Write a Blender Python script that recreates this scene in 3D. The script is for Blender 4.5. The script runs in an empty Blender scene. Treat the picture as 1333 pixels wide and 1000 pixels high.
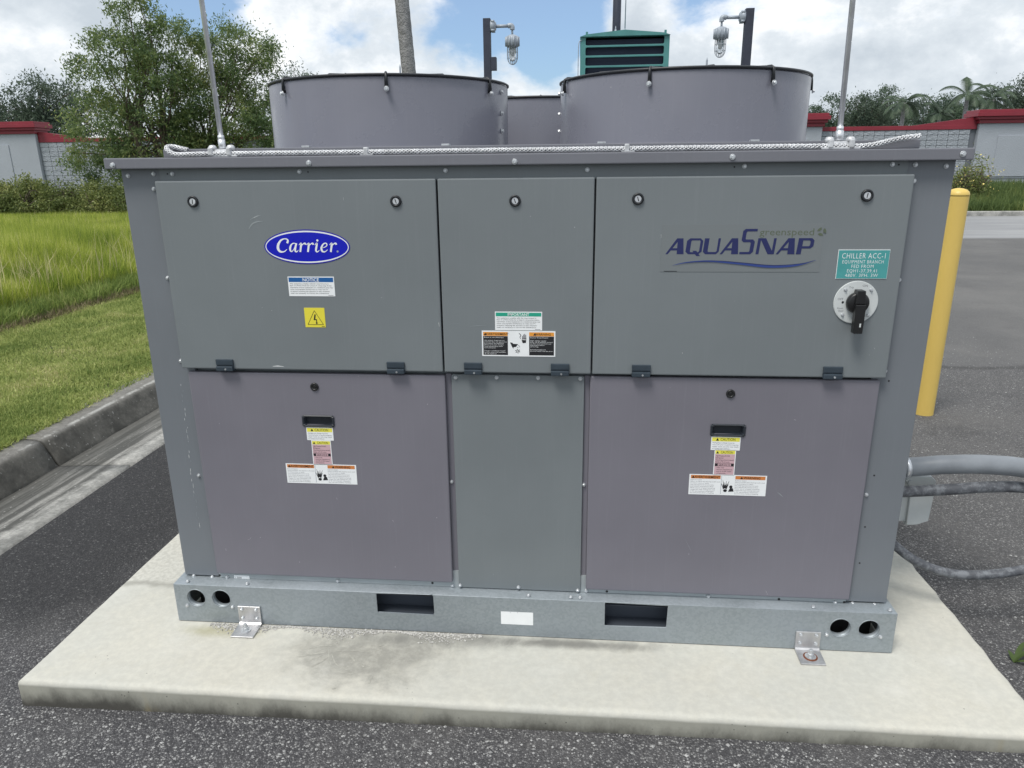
import bpy, bmesh, math, random
import numpy as np
from mathutils import Vector, Matrix
random.seed(7); RNG = np.random.default_rng(11)
S = bpy.context.scene; COL = S.collection; R = math.radians

# ------------------------------------------------------------------ camera
F_PX, YAW, PITCH, ROLL = 950.0, -0.09192, 0.29457, 0.011104
CAM = np.array([0.16626, -2.03417, 1.44488])
def _basis():
    cy, sy = math.cos(YAW), math.sin(YAW)
    f = np.array([sy*math.cos(PITCH), cy*math.cos(PITCH), -math.sin(PITCH)])
    r = np.array([cy, -sy, 0.]); d = np.cross(f, r)
    return (r*math.cos(ROLL)+d*math.sin(ROLL), d*math.cos(ROLL)-r*math.sin(ROLL), f)
CR, CD, CF = _basis()
cam = bpy.data.objects.new('camera', bpy.data.cameras.new('camera')); COL.objects.link(cam)
cam.matrix_world = Matrix(((CR[0], -CD[0], -CF[0], CAM[0]), (CR[1], -CD[1], -CF[1], CAM[1]),
                           (CR[2], -CD[2], -CF[2], CAM[2]), (0, 0, 0, 1)))
cam.data.sensor_width = 36; cam.data.lens = F_PX/1333*36
cam.data.clip_start = .05; cam.data.clip_end = 2000
S.camera = cam
def ray(u, v):
    d = np.array([(u-666.5)/F_PX, (v-500)/F_PX, 1.])
    return d[0]*CR+d[1]*CD+d[2]*CF
def at(u, v, Y):            # point of the vertical plane y = Y
    d = ray(u, v); return CAM+d*((Y-CAM[1])/d[1])
def onz(u, v, z):           # point of the level plane
    d = ray(u, v); return CAM+d*((z-CAM[2])/d[2])
def xz(u, v, Y):
    p = at(u, v, Y); return float(p[0]), float(p[2])

# ------------------------------------------------------------------ world, sun, exposure
SUN_EL, SUN_AZ = R(62), R(215)      # azimuth clockwise from +Y
W = bpy.data.worlds.new('World'); S.world = W; W.use_nodes = True
def build_world():
    nt = W.node_tree; nt.nodes.clear(); N = nt.nodes.new; L = nt.links.new
    def math_(op, a, b=None, c=None):
        n = N('ShaderNodeMath'); n.operation = op
        for i, x in enumerate((a, b, c)):
            if x is None: continue
            if isinstance(x, (int, float)): n.inputs[i].default_value = x
            else: L(x, n.inputs[i])
        return n.outputs[0]
    out = N('ShaderNodeOutputWorld'); bg = N('ShaderNodeBackground'); L(bg.outputs[0], out.inputs[0])
    bg.inputs['Strength'].default_value = 0.1
    sky = N('ShaderNodeTexSky'); sky.sky_type = 'NISHITA'; sky.sun_disc = False
    sky.sun_elevation = SUN_EL; sky.sun_rotation = SUN_AZ; sky.air_density = 1.0; sky.dust_density = 1.2; sky.ozone_density = 2.0
    tc = N('ShaderNodeTexCoord')
    mp = N('ShaderNodeMapping'); mp.inputs['Scale'].default_value = (1, 1, 1.75); mp.inputs['Location'].default_value = (3.1, 1.7, .35)
    L(tc.outputs['Generated'], mp.inputs[0])
    n1 = N('ShaderNodeTexNoise'); n1.inputs['Scale'].default_value = 3.4; n1.inputs['Detail'].default_value = 9; n1.inputs['Roughness'].default_value = .56
    n1.inputs['Distortion'].default_value = .25
    L(mp.outputs[0], n1.inputs['Vector'])
    n2 = N('ShaderNodeTexNoise'); n2.inputs['Scale'].default_value = 9; n2.inputs['Detail'].default_value = 8; n2.inputs['Roughness'].default_value = .6
    n2.inputs['Distortion'].default_value = .3
    L(mp.outputs[0], n2.inputs['Vector'])
    cov = n1.outputs['Fac']
    # gaps of blue between the cloud banks
    for (u, v, rad, amt) in ((690, 30, .10, .30), (600, 5, .06, .16), (705, 70, .035, .22), (255, -2, .07, .32), (1295, 238, .05, .24), (880, -14, .06, .26), (770, 12, .05, .18), (1175, 245, .04, .15)):
        d = ray(u, v); d = d/np.linalg.norm(d)
        vm = N('ShaderNodeVectorMath'); vm.operation = 'DISTANCE'; L(tc.outputs['Generated'], vm.inputs[0]); vm.inputs[1].default_value = tuple(d)
        mr = N('ShaderNodeMapRange'); mr.interpolation_type = 'SMOOTHSTEP'; L(vm.outputs['Value'], mr.inputs[0])
        mr.inputs[1].default_value = rad*.2; mr.inputs[2].default_value = rad*1.35; mr.inputs[3].default_value = -amt; mr.inputs[4].default_value = 0
        cov = math_('ADD', cov, mr.outputs[0])
    cov = math_('ADD', cov, math_('MULTIPLY', math_('SUBTRACT', n2.outputs['Fac'], .5), .42))
    mask = N('ShaderNodeMapRange'); mask.interpolation_type = 'SMOOTHSTEP'; L(cov, mask.inputs[0])
    mask.inputs[1].default_value = .30; mask.inputs[2].default_value = .46
    # thick cores are greyer than the rims
    sh = N('ShaderNodeValToRGB'); e = sh.color_ramp.elements
    e[0].position = .36; e[0].color = (9.3, 9.4, 9.5, 1); e[1].position = .86; e[1].color = (4.4, 4.95, 5.5, 1)
    m = sh.color_ramp.elements.new(.50); m.color = (8.9, 9.05, 9.2, 1)
    m = sh.color_ramp.elements.new(.585); m.color = (6.3, 6.8, 7.25, 1)
    m = sh.color_ramp.elements.new(.68); m.color = (4.9, 5.45, 6.0, 1)
    n3 = N('ShaderNodeTexNoise'); n3.inputs['Scale'].default_value = 5.5; n3.inputs['Detail'].default_value = 10; n3.inputs['Roughness'].default_value = .62; n3.inputs['Distortion'].default_value = .15
    mp3 = N('ShaderNodeMapping'); mp3.inputs['Scale'].default_value = (1, 1, 1.35); mp3.inputs['Location'].default_value = (7.3, .4, 2.2); L(tc.outputs['Generated'], mp3.inputs[0]); L(mp3.outputs[0], n3.inputs['Vector'])
    shv = math_('ADD', math_('MULTIPLY', cov, .55), math_('MULTIPLY', n3.outputs['Fac'], .62))
    L(shv, sh.inputs[0])
    blue = N('ShaderNodeMix'); blue.data_type = 'RGBA'; blue.inputs[0].default_value = .2
    gam = N('ShaderNodeMix'); gam.data_type = 'RGBA'; gam.blend_type = 'MULTIPLY'; gam.inputs[0].default_value = 1
    L(sky.outputs[0], gam.inputs[6]); gam.inputs[7].default_value = (.62, .86, 1.08, 1)
    L(gam.outputs[2], blue.inputs[6]); blue.inputs[7].default_value = (7.5, 8.2, 9, 1)
    mix = N('ShaderNodeMix'); mix.data_type = 'RGBA'; L(mask.outputs[0], mix.inputs[0])
    L(blue.outputs[2], mix.inputs[6]); L(sh.outputs[0], mix.inputs[7])
    L(mix.outputs[2], bg.inputs[0])
build_world()
sd = bpy.data.lights.new('sun', 'SUN'); sd.energy = 2.3; sd.angle = R(20); sd.color = (1, .96, .9)
sun = bpy.data.objects.new('sun', sd); COL.objects.link(sun)
sv = Vector((math.sin(SUN_AZ)*math.cos(SUN_EL), math.cos(SUN_AZ)*math.cos(SUN_EL), math.sin(SUN_EL)))
sun.rotation_euler = (-sv).to_track_quat('-Z', 'Y').to_euler(); sun.location = sv*40
vs = S.view_settings; vs.view_transform = 'Standard'; vs.look = 'None'; vs.exposure = 0.32; vs.gamma = 1; vs.use_curve_mapping = False

# ------------------------------------------------------------------ materials
MATS = {}
def mat(name, col, rough=.5, metal=0., var=.0, vscale=8., bump=0., bscale=200., spec=.5, streak=0., col2=None, detail=5, coat=0.):
    m = bpy.data.materials.new(name); m.use_nodes = True; nt = m.node_tree; b = nt.nodes['Principled BSDF']
    N = nt.nodes.new; L = nt.links.new
    b.inputs['Roughness'].default_value = rough; b.inputs['Metallic'].default_value = metal
    b.inputs['Specular IOR Level'].default_value = spec; b.inputs['Coat Weight'].default_value = coat
    c = tuple(col)+(1,)
    b.inputs['Base Color'].default_value = c
    tc = N('ShaderNodeTexCoord')
    if var > 0 or col2:
        mp = N('ShaderNodeMapping'); L(tc.outputs['Object'], mp.inputs[0])
        if streak: mp.inputs['Scale'].default_value = (1, 1, streak)
        n = N('ShaderNodeTexNoise'); n.inputs['Scale'].default_value = vscale; n.inputs['Detail'].default_value = detail; n.inputs['Roughness'].default_value = .6
        L(mp.outputs[0], n.inputs['Vector'])
        r = N('ShaderNodeValToRGB'); L(n.outputs['Fac'], r.inputs[0])
        c2 = tuple(col2)+(1,) if col2 else tuple(min(1, x*(1+var)) for x in col)+(1,)
        r.color_ramp.elements[0].position = .3; r.color_ramp.elements[1].position = .7
        r.color_ramp.elements[0].color = tuple(x*(1-var) for x in col)+(1,); r.color_ramp.elements[1].color = c2
        L(r.outputs[0], b.inputs['Base Color'])
        mr = N('ShaderNodeMapRange'); L(n.outputs['Fac'], mr.inputs[0])
        mr.inputs[3].default_value = max(.03, rough-.1); mr.inputs[4].default_value = min(1, rough+.12); L(mr.outputs[0], b.inputs['Roughness'])
    if bump > 0:
        n = N('ShaderNodeTexNoise'); n.inputs['Scale'].default_value = bscale; n.inputs['Detail'].default_value = 4; L(tc.outputs['Object'], n.inputs['Vector'])
        bp = N('ShaderNodeBump'); bp.inputs['Strength'].default_value = bump; bp.inputs['Distance'].default_value = 1/bscale; L(n.outputs['Fac'], bp.inputs['Height']); L(bp.outputs[0], b.inputs['Normal'])
    MATS[name] = m
    return m
class NT:
    """small wrapper for longer node graphs"""
    def __init__(s, name):
        s.m = bpy.data.materials.new(name); s.m.use_nodes = True; s.t = s.m.node_tree; s.b = s.t.nodes['Principled BSDF']; MATS[name] = s.m
        s.tc = s.n('ShaderNodeTexCoord'); s.P = s.tc.outputs['Object']
    def n(s, k, **kw):
        o = s.t.nodes.new(k)
        for a, v in kw.items(): setattr(o, a, v)
        return o
    def l(s, a, b): s.t.links.new(a, b)
    def mapped(s, scale=(1, 1, 1), loc=(0, 0, 0)):
        m = s.n('ShaderNodeMapping'); m.inputs['Scale'].default_value = scale; m.inputs['Location'].default_value = loc; s.l(s.P, m.inputs[0]); return m.outputs[0]
    def noise(s, scale, detail=5, rough=.6, vec=None, dist=0):
        n = s.n('ShaderNodeTexNoise'); n.inputs['Scale'].default_value = scale; n.inputs['Detail'].default_value = detail; n.inputs['Roughness'].default_value = rough
        n.inputs['Distortion'].default_value = dist; s.l(vec or s.P, n.inputs['Vector']); return n.outputs['Fac']
    def voro(s, scale, out='Distance', vec=None, feature='F1', rnd=1.):
        n = s.n('ShaderNodeTexVoronoi'); n.feature = feature; n.inputs['Scale'].default_value = scale; n.inputs['Randomness'].default_value = rnd; s.l(vec or s.P, n.inputs['Vector']); return n.outputs[out]
    def ramp(s, f, *st, interp='LINEAR'):
        r = s.n('ShaderNodeValToRGB'); r.color_ramp.interpolation = interp; s.l(f, r.inputs[0]); e = r.color_ramp.elements
        while len(e) < len(st): e.new(.5)
        for i, (p, c) in enumerate(st):
            e[i].position = p; e[i].color = (tuple(c)+(1,)) if not isinstance(c, (int, float)) else (c, c, c, 1)
        return r.outputs[0]
    def mr(s, f, a, b, c=0, d=1, smooth=True):
        r = s.n('ShaderNodeMapRange'); r.interpolation_type = 'SMOOTHSTEP' if smooth else 'LINEAR'; s.l(f, r.inputs[0])
        for i, x in enumerate((a, b, c, d)): r.inputs[i+1].default_value = x
        return r.outputs[0]
    def math(s, op, a, b=None):
        r = s.n('ShaderNodeMath'); r.operation = op
        for i, x in enumerate((a, b)):
            if x is None: continue
            if isinstance(x, (int, float)): r.inputs[i].default_value = x
            else: s.l(x, r.inputs[i])
        return r.outputs[0]
    def mix(s, f, a, b, mode='MIX'):
        r = s.n('ShaderNodeMix'); r.data_type = 'RGBA'; r.blend_type = mode
        for i, x in ((0, f), (6, a), (7, b)):
            if isinstance(x, (int, float)): r.inputs[i].default_value = x if i == 0 else (x, x, x, 1)
            elif isinstance(x, tuple): r.inputs[i].default_value = x+(1,)
            else: s.l(x, r.inputs[i])
        return r.outputs[2]
    def sep(s, vec=None):
        r = s.n('ShaderNodeSeparateXYZ'); s.l(vec or s.P, r.inputs[0]); return r.outputs
    def color(s, c): s.l(c, s.b.inputs['Base Color'])
    def bump(s, h, dist, strength=1., prev=None):
        b = s.n('ShaderNodeBump'); b.inputs['Strength'].default_value = strength; b.inputs['Distance'].default_value = dist; s.l(h, b.inputs['Height'])
        if prev: s.l(prev, b.inputs['Normal'])
        s.l(b.outputs[0], s.b.inputs['Normal']); return b.outputs[0]

def paint(name, col, rough=.42, wave=.06):
    """baked enamel on sheet metal with rain streaks, dust film and small chips"""
    t = NT(name); b = t.b; b.inputs['Specular IOR Level'].default_value = .45
    mott = t.noise(2.2, 4, .55)
    st = t.noise(7, 4, .6, vec=t.mapped((26, 26, .6)))
    film = t.mr(st, .52, .8, 0, .05)
    c = t.mix(t.mr(mott, .3, .7), tuple(x*.96 for x in col), tuple(x*1.05 for x in col))
    c = t.mix(film, c, (.42, .44, .45))
    v = t.voro(46, vec=t.mapped((1, 1, .8)), out='Distance')
    pick = t.noise(19, 2, .5)
    chip = t.math('MULTIPLY', t.mr(v, .035, .075, 1, 0), t.mr(pick, .64, .68))
    c = t.mix(t.math('MULTIPLY', chip, .7), c, (.55, .56, .56))
    t.color(c)
    t.l(t.mr(t.noise(5, 6, .65), .3, .7, rough-.07, rough+.1), b.inputs['Roughness'])
    t.bump(t.noise(1.6, 1, .4), .010, wave) if wave else None
    return t.m
paint('paint_grey', (.182, .203, .214)); paint('paint_mauve', (.184, .178, .208)); paint('paint_post', (.172, .188, .208)); paint('paint_lip', (.176, .180, .205))
paint('paint_shroud', (.160, .164, .198), .28, 0)
def galv():
    t = NT('galvanized'); b = t.b; b.inputs['Metallic'].default_value = .55; 
    sp = t.voro(150, 'Color'); g = t.sep(sp)[0]
    c = t.mix(t.mr(g, 0, 1), (.31, .35, .375), (.36, .40, .43))
    blot = t.noise(4, 6, .62)
    c = t.mix(t.mr(blot, .35, .75, 0, .35), c, (.40, .44, .48))
    dirt = t.noise(11, 6, .7, vec=t.mapped((1, 1, 3)))
    c = t.mix(t.mr(dirt, .62, .78, 0, .5), c, (.2, .2, .19))
    t.color(c); t.l(t.mr(blot, .3, .7, .42, .6), b.inputs['Roughness'])
galv()
mat('galvanized_pale', (.40, .435, .45), .55, .4, var=.08, vscale=12)
mat('zinc_screw', (.58, .60, .62), .42, .75, var=.25, vscale=60)
mat('bright_metal', (.72, .74, .77), .34, .6, var=.12, vscale=30)
mat('aluminium_angle', (.55, .55, .56), .38, .8, var=.22, vscale=22, streak=.2)
mat('cable_metal', (.62, .63, .65), .45, .4, var=.25, vscale=45)
mat('cable_core', (.20, .205, .215), .7)
mat('rust', (.16, .05, .02), .9, 0, var=.4, vscale=120)
mat('black_plastic', (.012, .014, .018), .42)
mat('handle_plastic', (.022, .027, .036), .4)
mat('black_knob', (.012, .012, .013), .35)
mat('hinge_plastic', (.035, .05, .066), .45, var=.12, vscale=40)
mat('pocket_steel', (.085, .10, .125), .5, .3)
mat('dark_inside', (.02, .02, .022), .8)
mat('white_label', (.86, .88, .89), .35, var=.03, vscale=30)
mat('ink_black', (.015, .015, .018), .5)
mat('ink_grey', (.16, .16, .18), .5)
mat('ink_white', (.85, .87, .88), .4)
mat('badge_blue', (.004, .008, .48), .25, spec=.6)
mat('badge_rim', (.018, .012, .36), .3)
mat('notice_blue', (.012, .11, .34), .4)
mat('safety_yellow', (.80, .70, .06), .4)
mat('caution_yellow', (.82, .76, .10), .4)
mat('caution_pink', (.60, .40, .44), .4)
mat('warning_orange', (.80, .33, .05), .4)
mat('warning_orange_dull', (.62, .22, .06), .4)
mat('important_green', (.02, .36, .24), .4)
mat('placard_teal', (.07, .33, .33), .35, var=.06, vscale=30)
mat('logo_navy', (.016, .022, .105), .45)
mat('logo_mid', (.03, .06, .24), .45)
mat('logo_green', (.105, .130, .085), .5)
mat('decal_film', (.184, .2035, .2125), .42)
mat('lamp_grey', (.33, .37, .42), .45, .1, var=.08, vscale=20)
mat('post_dark', (.032, .038, .06), .55, var=.2, vscale=6)
mat('generator_teal', (.075, .25, .245), .45, var=.12, vscale=3)
mat('louvre_dark', (.014, .022, .05), .7)
mat('bollard_yellow', (.70, .50, .13), .45, var=.06, vscale=5, bump=.03, bscale=60, streak=.25)
mat('conduit_grey', (.225, .245, .27), .40, var=.12, vscale=14)
def conduit_dirty():
    t = NT('conduit_weathered'); n = t.noise(34, 6, .75); c = t.mix(t.mr(n, .42, .6), (.075, .08, .092), (.175, .187, .205)); t.color(c); t.b.inputs['Roughness'].default_value = .6
    t.bump(t.noise(120, 3), .002, .5)
conduit_dirty()
mat('fitting_white', (.60, .63, .63), .45, var=.06, vscale=12)
mat('red_metal', (.235, .020, .036), .45, var=.12, vscale=1.2)
mat('wall_stucco', (.37, .40, .445), .9, var=.06, vscale=.8, bump=.4, bscale=30)
mat('wall_block', (.34, .37, .41), .95, var=.14, vscale=6, bump=.8, bscale=16)
mat('wall_mortar', (.15, .165, .19), .95)
mat('palm_trunk_bark', (.235, .232, .235), .9, var=.35, vscale=7, bump=.8, bscale=22)
mat('bark', (.12, .095, .075), .95, var=.3, vscale=9, bump=.8, bscale=30)
glass = mat('lamp_glass', (.9, .93, .95), .08); glass.node_tree.nodes['Principled BSDF'].inputs['Transmission Weight'].default_value = .9
def concrete():
    t = NT('pad_concrete'); b = t.b; b.inputs['Roughness'].default_value = .88; b.inputs['Specular IOR Level'].default_value = .3
    X, Y, Z = t.sep()
    big = t.noise(1.6, 5, .6); fine = t.noise(42, 6, .7); mid = t.noise(7, 5, .62)
    c = t.mix(t.mr(big, .35, .68), (.565, .55, .485), (.52, .52, .475))
    c = t.mix(t.mr(mid, .42, .75, 0, .35), c, (.57, .55, .475))
    c = t.mix(t.mr(fine, .35, .7, .28, 0), c, (.33, .33, .31))
    c = t.mix(t.mr(t.noise(17, 6, .7, dist=.3), .5, .72, 0, .2), c, (.43, .41, .34)); c = t.mix(t.mr(t.noise(3.3, 6, .65, vec=t.mapped((1, 1, 1), (5, 3, 0))), .52, .72, 0, .4), c, (.63, .625, .58))
    pits = t.math('MULTIPLY', t.mr(t.voro(38), .05, .10, 1, 0), t.mr(t.noise(9, 2), .6, .66))
    c = t.mix(t.math('MULTIPLY', pits, .75), c, (.1, .1, .095))
    # the scuffed grey stain in front of the left panel
    def blob(cx, cy, rx, ry, edge, nz):
        dx = t.math('DIVIDE', t.math('SUBTRACT', X, cx), rx); dy = t.math('DIVIDE', t.math('SUBTRACT', Y, cy), ry)
        r = t.math('SQRT', t.math('ADD', t.math('MULTIPLY', dx, dx), t.math('MULTIPLY', dy, dy)))
        r = t.math('ADD', r, t.math('MULTIPLY', t.math('SUBTRACT', nz, .5), 1.5))
        return t.mr(r, 1-edge, 1+edge*.4, 1, 0)
    nz = t.noise(11, 6, .68, dist=.4)
    s = blob(-.46, -.17, .27, .15, .6, nz)
    mott = t.noise(26, 6, .7); s = t.math('MULTIPLY', s, t.mr(mott, .3, .6, .55, 1))
    c = t.mix(t.math('MULTIPLY', s, .72), c, (.21, .208, .188))
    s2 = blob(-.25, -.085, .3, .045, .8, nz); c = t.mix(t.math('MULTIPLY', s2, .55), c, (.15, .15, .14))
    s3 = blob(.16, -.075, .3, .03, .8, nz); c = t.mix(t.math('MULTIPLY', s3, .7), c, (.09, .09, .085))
    s4 = blob(-.95, -.09, .14, .035, .8, nz); c = t.mix(t.math('MULTIPLY', s4, .5), c, (.27, .25, .10))
    # older rough top behind the front corner on the left, with a damp line where it ends
    far = t.math('MULTIPLY', t.mr(t.math('ADD', Y, t.math('MULTIPLY', t.math('SUBTRACT', big, .5), .1)), .14, .2), t.mr(X, -1.05, -1.1))
    c = t.mix(t.math('MULTIPLY', far, .5), c, t.mix(t.mr(t.noise(70, 4, .7), .4, .6), (.40, .39, .35), (.58, .57, .52)))
    ln = t.math('MULTIPLY', t.mr(t.math('ABSOLUTE', t.math('SUBTRACT', t.math('ADD', Y, t.math('MULTIPLY', t.math('SUBTRACT', mid, .5), .12)), .155)), 0, .03, 1, 0), t.mr(X, -1.08, -1.25))
    c = t.mix(t.math('MULTIPLY', ln, .5), c, (.2, .195, .17))
    # splash-back grime that climbs the slab's side from the asphalt
    grime = t.math('ADD', Z, t.math('MULTIPLY', t.math('SUBTRACT', t.noise(9, 6, .7, vec=t.mapped((1, 1, .5))), .5), .11))
    g = t.math('MULTIPLY', t.mr(grime, -.085, -.02, 1, 0), t.mr(Z, -.012, -.022, 0, 1))
    side = t.mr(Z, -.012, -.02, 0, 1)
    c = t.mix(t.math('MULTIPLY', side, .78), c, (.235, .235, .20)); pit2 = t.math('MULTIPLY', t.mr(t.voro(62), .10, .18, 1, 0), t.mr(t.noise(23, 2), .56, .62)); c = t.mix(t.math('MULTIPLY', t.math('MULTIPLY', pit2, side), .8), c, (.04, .04, .035))
    c = t.mix(t.math('MULTIPLY', g, .92), c, (.045, .043, .038))
    rust = t.math('MULTIPLY', side, t.mr(t.noise(4.5, 4, .6, vec=t.mapped((1, 1, .3))), .58, .7)); c = t.mix(t.math('MULTIPLY', rust, .5), c, (.27, .22, .11))
    t.color(c)
    n1 = t.bump(t.noise(9, 4, .6), .005, .15); n2 = t.bump(fine, .002, .5, n1); t.bump(pits, .004, -.8, n2)
concrete()
def asphalt():
    t = NT('asphalt'); b = t.b; b.inputs['Roughness'].default_value = .9; b.inputs['Specular IOR Level'].default_value = .35
    X, Y, Z = t.sep()
    wob = t.math('MULTIPLY', t.math('SUBTRACT', t.noise(1.1, 5, .65), .5), 1.3)
    cellc = t.voro(170, 'Color'); cell = t.sep(cellc)[0]; dist = t.voro(170)
    cell2 = t.sep(t.voro(75, 'Color'))[1]; d2 = t.voro(75)
    # bound, darker newer surface (left drive and far patch) / coarse worn surface near and right
    new = t.ramp(cell, (0, (.034, .034, .037)), (.62, (.055, .055, .058)), (.94, (.078, .078, .08)), (.99, (.17, .17, .17)), interp='LINEAR')
    worn = t.ramp(cell, (0, (.065, .065, .07)), (.5, (.118, .117, .123)), (.84, (.19, .188, .192)), (.98, (.36, .36, .355)))
    stones = t.math('MULTIPLY', t.mr(cell2, .80, .83), t.mr(d2, .28, .36, 1, 0))
    worn = t.mix(t.math('MULTIPLY', stones, .7), worn, t.mix(cell, (.26, .26, .27), (.56, .56, .55)))
    joint = t.mr(dist, .42, .58, 0, .75); worn = t.mix(joint, worn, (.036, .036, .039)); new = t.mix(t.math('MULTIPLY', joint, .6), new, (.015, .015, .016))
    lite = t.noise(1.4, 5, .6); worn = t.mix(t.mr(lite, .42, .72, 0, .4), worn, (.145, .14, .137))
    left = t.mr(t.math('ADD', X, t.math('MULTIPLY', wob, .35)), -1.15, -1.7)
    left = t.math('MULTIPLY', left, t.mr(t.math('ADD', Y, wob), -.25, .25))
    patch = t.math('MULTIPLY', t.mr(t.math('ADD', Y, t.math('MULTIPLY', wob, .5)), 3.45, 3.62), t.mr(Y, 13.2, 13.0))
    patch = t.math('MULTIPLY', patch, t.mr(X, -1.5, -1))
    farroad = t.mr(Y, 12.9, 13.2)
    worn = t.mix(t.math('MULTIPLY', t.mr(X, 1.2, 2.0), .22), worn, (.21, .205, .195)); worn = t.mix(t.mr(t.noise(3.1, 6, .7), .5, .72, 0, .35), worn, (.05, .05, .052))
    c = t.mix(left, worn, new)
    c = t.mix(t.math('MULTIPLY', patch, .92), c, t.mix(.6, worn, t.mix(t.mr(t.noise(.7, 5), .35, .7), (.14, .14, .14), (.21, .207, .20))))
    c = t.mix(farroad, c, t.mix(t.mr(t.noise(.9, 5, .6, vec=t.mapped((.2, 1, 1))), .35, .7), (.27, .275, .285), (.38, .385, .39)))
    edge = t.math('MULTIPLY', t.mr(t.math('ABSOLUTE', t.math('SUBTRACT', t.math('ADD', Y, t.math('MULTIPLY', wob, .5)), 3.52)), 0, .09, 1, 0), t.mr(X, 1.5, 1.8))
    c = t.mix(t.math('MULTIPLY', edge, .5), c, (.04, .04, .04))
    t.color(c)
    h = t.math('ADD', t.mr(dist, 0, .6, 1, 0), t.math('MULTIPLY', cell, .5))
    n1 = t.bump(h, .004, .9); t.bump(t.noise(5, 4, .6), .012, .5, n1)
asphalt()
def kerbmat(name, kerb):
    t = NT(name); t.b.inputs['Roughness'].default_value = .92
    X, Y, Z = t.sep()
    n = t.noise(5, 6, .65); f = t.noise(55, 6, .75); st = t.noise(4, 5, .65, vec=t.mapped((6, .35, 1)))
    if kerb:
        c = t.mix(t.mr(n, .35, .68), (.06, .058, .052), (.165, .158, .142)); c = t.mix(t.mr(t.noise(14, 6, .75), .55, .75, 0, .6), c, (.27, .26, .24))
        c = t.mix(t.mr(Z, .022, .04, 0, .5), c, (.30, .29, .27))
        arr = t.math('MULTIPLY', t.mr(t.math('ABSOLUTE', t.math('ADD', X, 2.715)), 0, .018, 1, 0), t.mr(t.noise(6, 4, .7), .45, .6))
        c = t.mix(t.math('MULTIPLY', arr, .8), c, (.55, .55, .52))
    else:
        c = t.mix(t.mr(st, .4, .62), (.085, .085, .08), (.34, .335, .315))
        c = t.mix(t.mr(t.math('ADD', X, t.math('MULTIPLY', t.math('SUBTRACT', n, .5), .25)), -2.36, -2.27, 0, .9), c, t.mix(t.mr(n, .35, .65), (.30, .30, .285), (.56, .55, .52)))
        c = t.mix(t.mr(X, -2.34, -2.56, 0, .75), c, (.06, .06, .055))
    sp = t.math('MULTIPLY', t.mr(t.voro(48), .14, .26, 1, 0), t.mr(t.noise(31, 2), .54, .60)); c = t.mix(t.math('MULTIPLY', sp, .6), c, (.5, .5, .48))
    c = t.mix(t.mr(f, .4, .65, .35, 0), c, (.05, .05, .045))
    t.color(c); n1 = t.bump(n, .012, .5); t.bump(f, .004, .8, n1)
kerbmat('kerb_concrete', True); kerbmat('gutter_concrete', False)
def soil():
    t = NT('turf_soil'); t.b.inputs['Roughness'].default_value = 1
    X, Y, Z = t.sep(); n = t.noise(3, 6, .65); f = t.noise(40, 5, .7)
    c = t.mix(t.mr(n, .4, .7), (.08, .11, .03), (.15, .15, .06)); c = t.mix(t.mr(f, .4, .65, .7, 0), c, (.02, .03, .008)); t.color(c); t.bump(f, .02, .8)
soil()
def leafmat(name, dark, light, tip=None, nscale=1.2, trans=.35, rough=.5):
    m = bpy.data.materials.new(name); m.use_nodes = True; nt = m.node_tree; N = nt.nodes.new; L = nt.links.new; nt.nodes.clear()
    out = N('ShaderNodeOutputMaterial'); tc = N('ShaderNodeTexCoord')
    n = N('ShaderNodeTexNoise'); n.inputs['Scale'].default_value = nscale; n.inputs['Detail'].default_value = 3; L(tc.outputs['Object'], n.inputs['Vector'])
    n2 = N('ShaderNodeAttribute'); n2.attribute_name = 'tone'
    ad = N('ShaderNodeMath'); ad.operation = 'MULTIPLY_ADD'; L(n2.outputs['Fac'], ad.inputs[0]); ad.inputs[1].default_value = .42; 
    ad2 = N('ShaderNodeMath'); ad2.operation = 'SUBTRACT'; L(n.outputs['Fac'], ad2.inputs[0]); ad2.inputs[1].default_value = .04; L(ad2.outputs[0], ad.inputs[2])
    r = N('ShaderNodeValToRGB'); L(ad.outputs[0], r.inputs[0]); e = r.color_ramp.elements
    e[0].position = .42; e[0].color = tuple(dark)+(1,); e[1].position = .84; e[1].color = tuple(light)+(1,)
    if tip: k = e.new(.95); k.color = tuple(tip)+(1,)
    p = N('ShaderNodeBsdfPrincipled'); p.inputs['Roughness'].default_value = rough; p.inputs['Specular IOR Level'].default_value = .3; L(r.outputs[0], p.inputs['Base Color'])
    tr = N('ShaderNodeBsdfTranslucent'); L(r.outputs[0], tr.inputs['Color'])
    mx = N('ShaderNodeMixShader'); mx.inputs[0].default_value = trans; L(p.outputs[0], mx.inputs[1]); L(tr.outputs[0], mx.inputs[2]); L(mx.outputs[0], out.inputs[0])
    MATS[name] = m
leafmat('leaf_olive', (.095, .155, .07), (.25, .32, .12), (.40, .42, .16), 1.0, .52)
leafmat('leaf_dark', (.05, .075, .055), (.105, .145, .095), None, .6)
leafmat('leaf_blue', (.05, .085, .06), (.115, .165, .10), None, .5)
leafmat('leaf_hedge', (.10, .14, .045), (.26, .295, .10), (.42, .43, .17), 1.4)
leafmat('leaf_palm', (.035, .06, .04), (.10, .14, .085), None, .8)
leafmat('grass_tall', (.17, .25, .04), (.54, .60, .115), (.70, .68, .28), 1.3, .45, .7)
leafmat('grass_mown', (.17, .24, .06), (.48, .53, .18), (.60, .56, .29), 2.4, .35, .7)
leafmat('grass_dead', (.10, .085, .05), (.27, .23, .13), None, 2, .2, .9)
leafmat('grass_mid', (.11, .17, .045), (.30, .38, .10), (.44, .46, .18), 1.6, .4, .7)
leafmat('grass_straw', (.42, .38, .17), (.66, .60, .34), None, 2, .3, .8)
leafmat('grass_far', (.075, .12, .04), (.17, .23, .075), (.28, .31, .10), .8, .4, .7)
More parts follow.
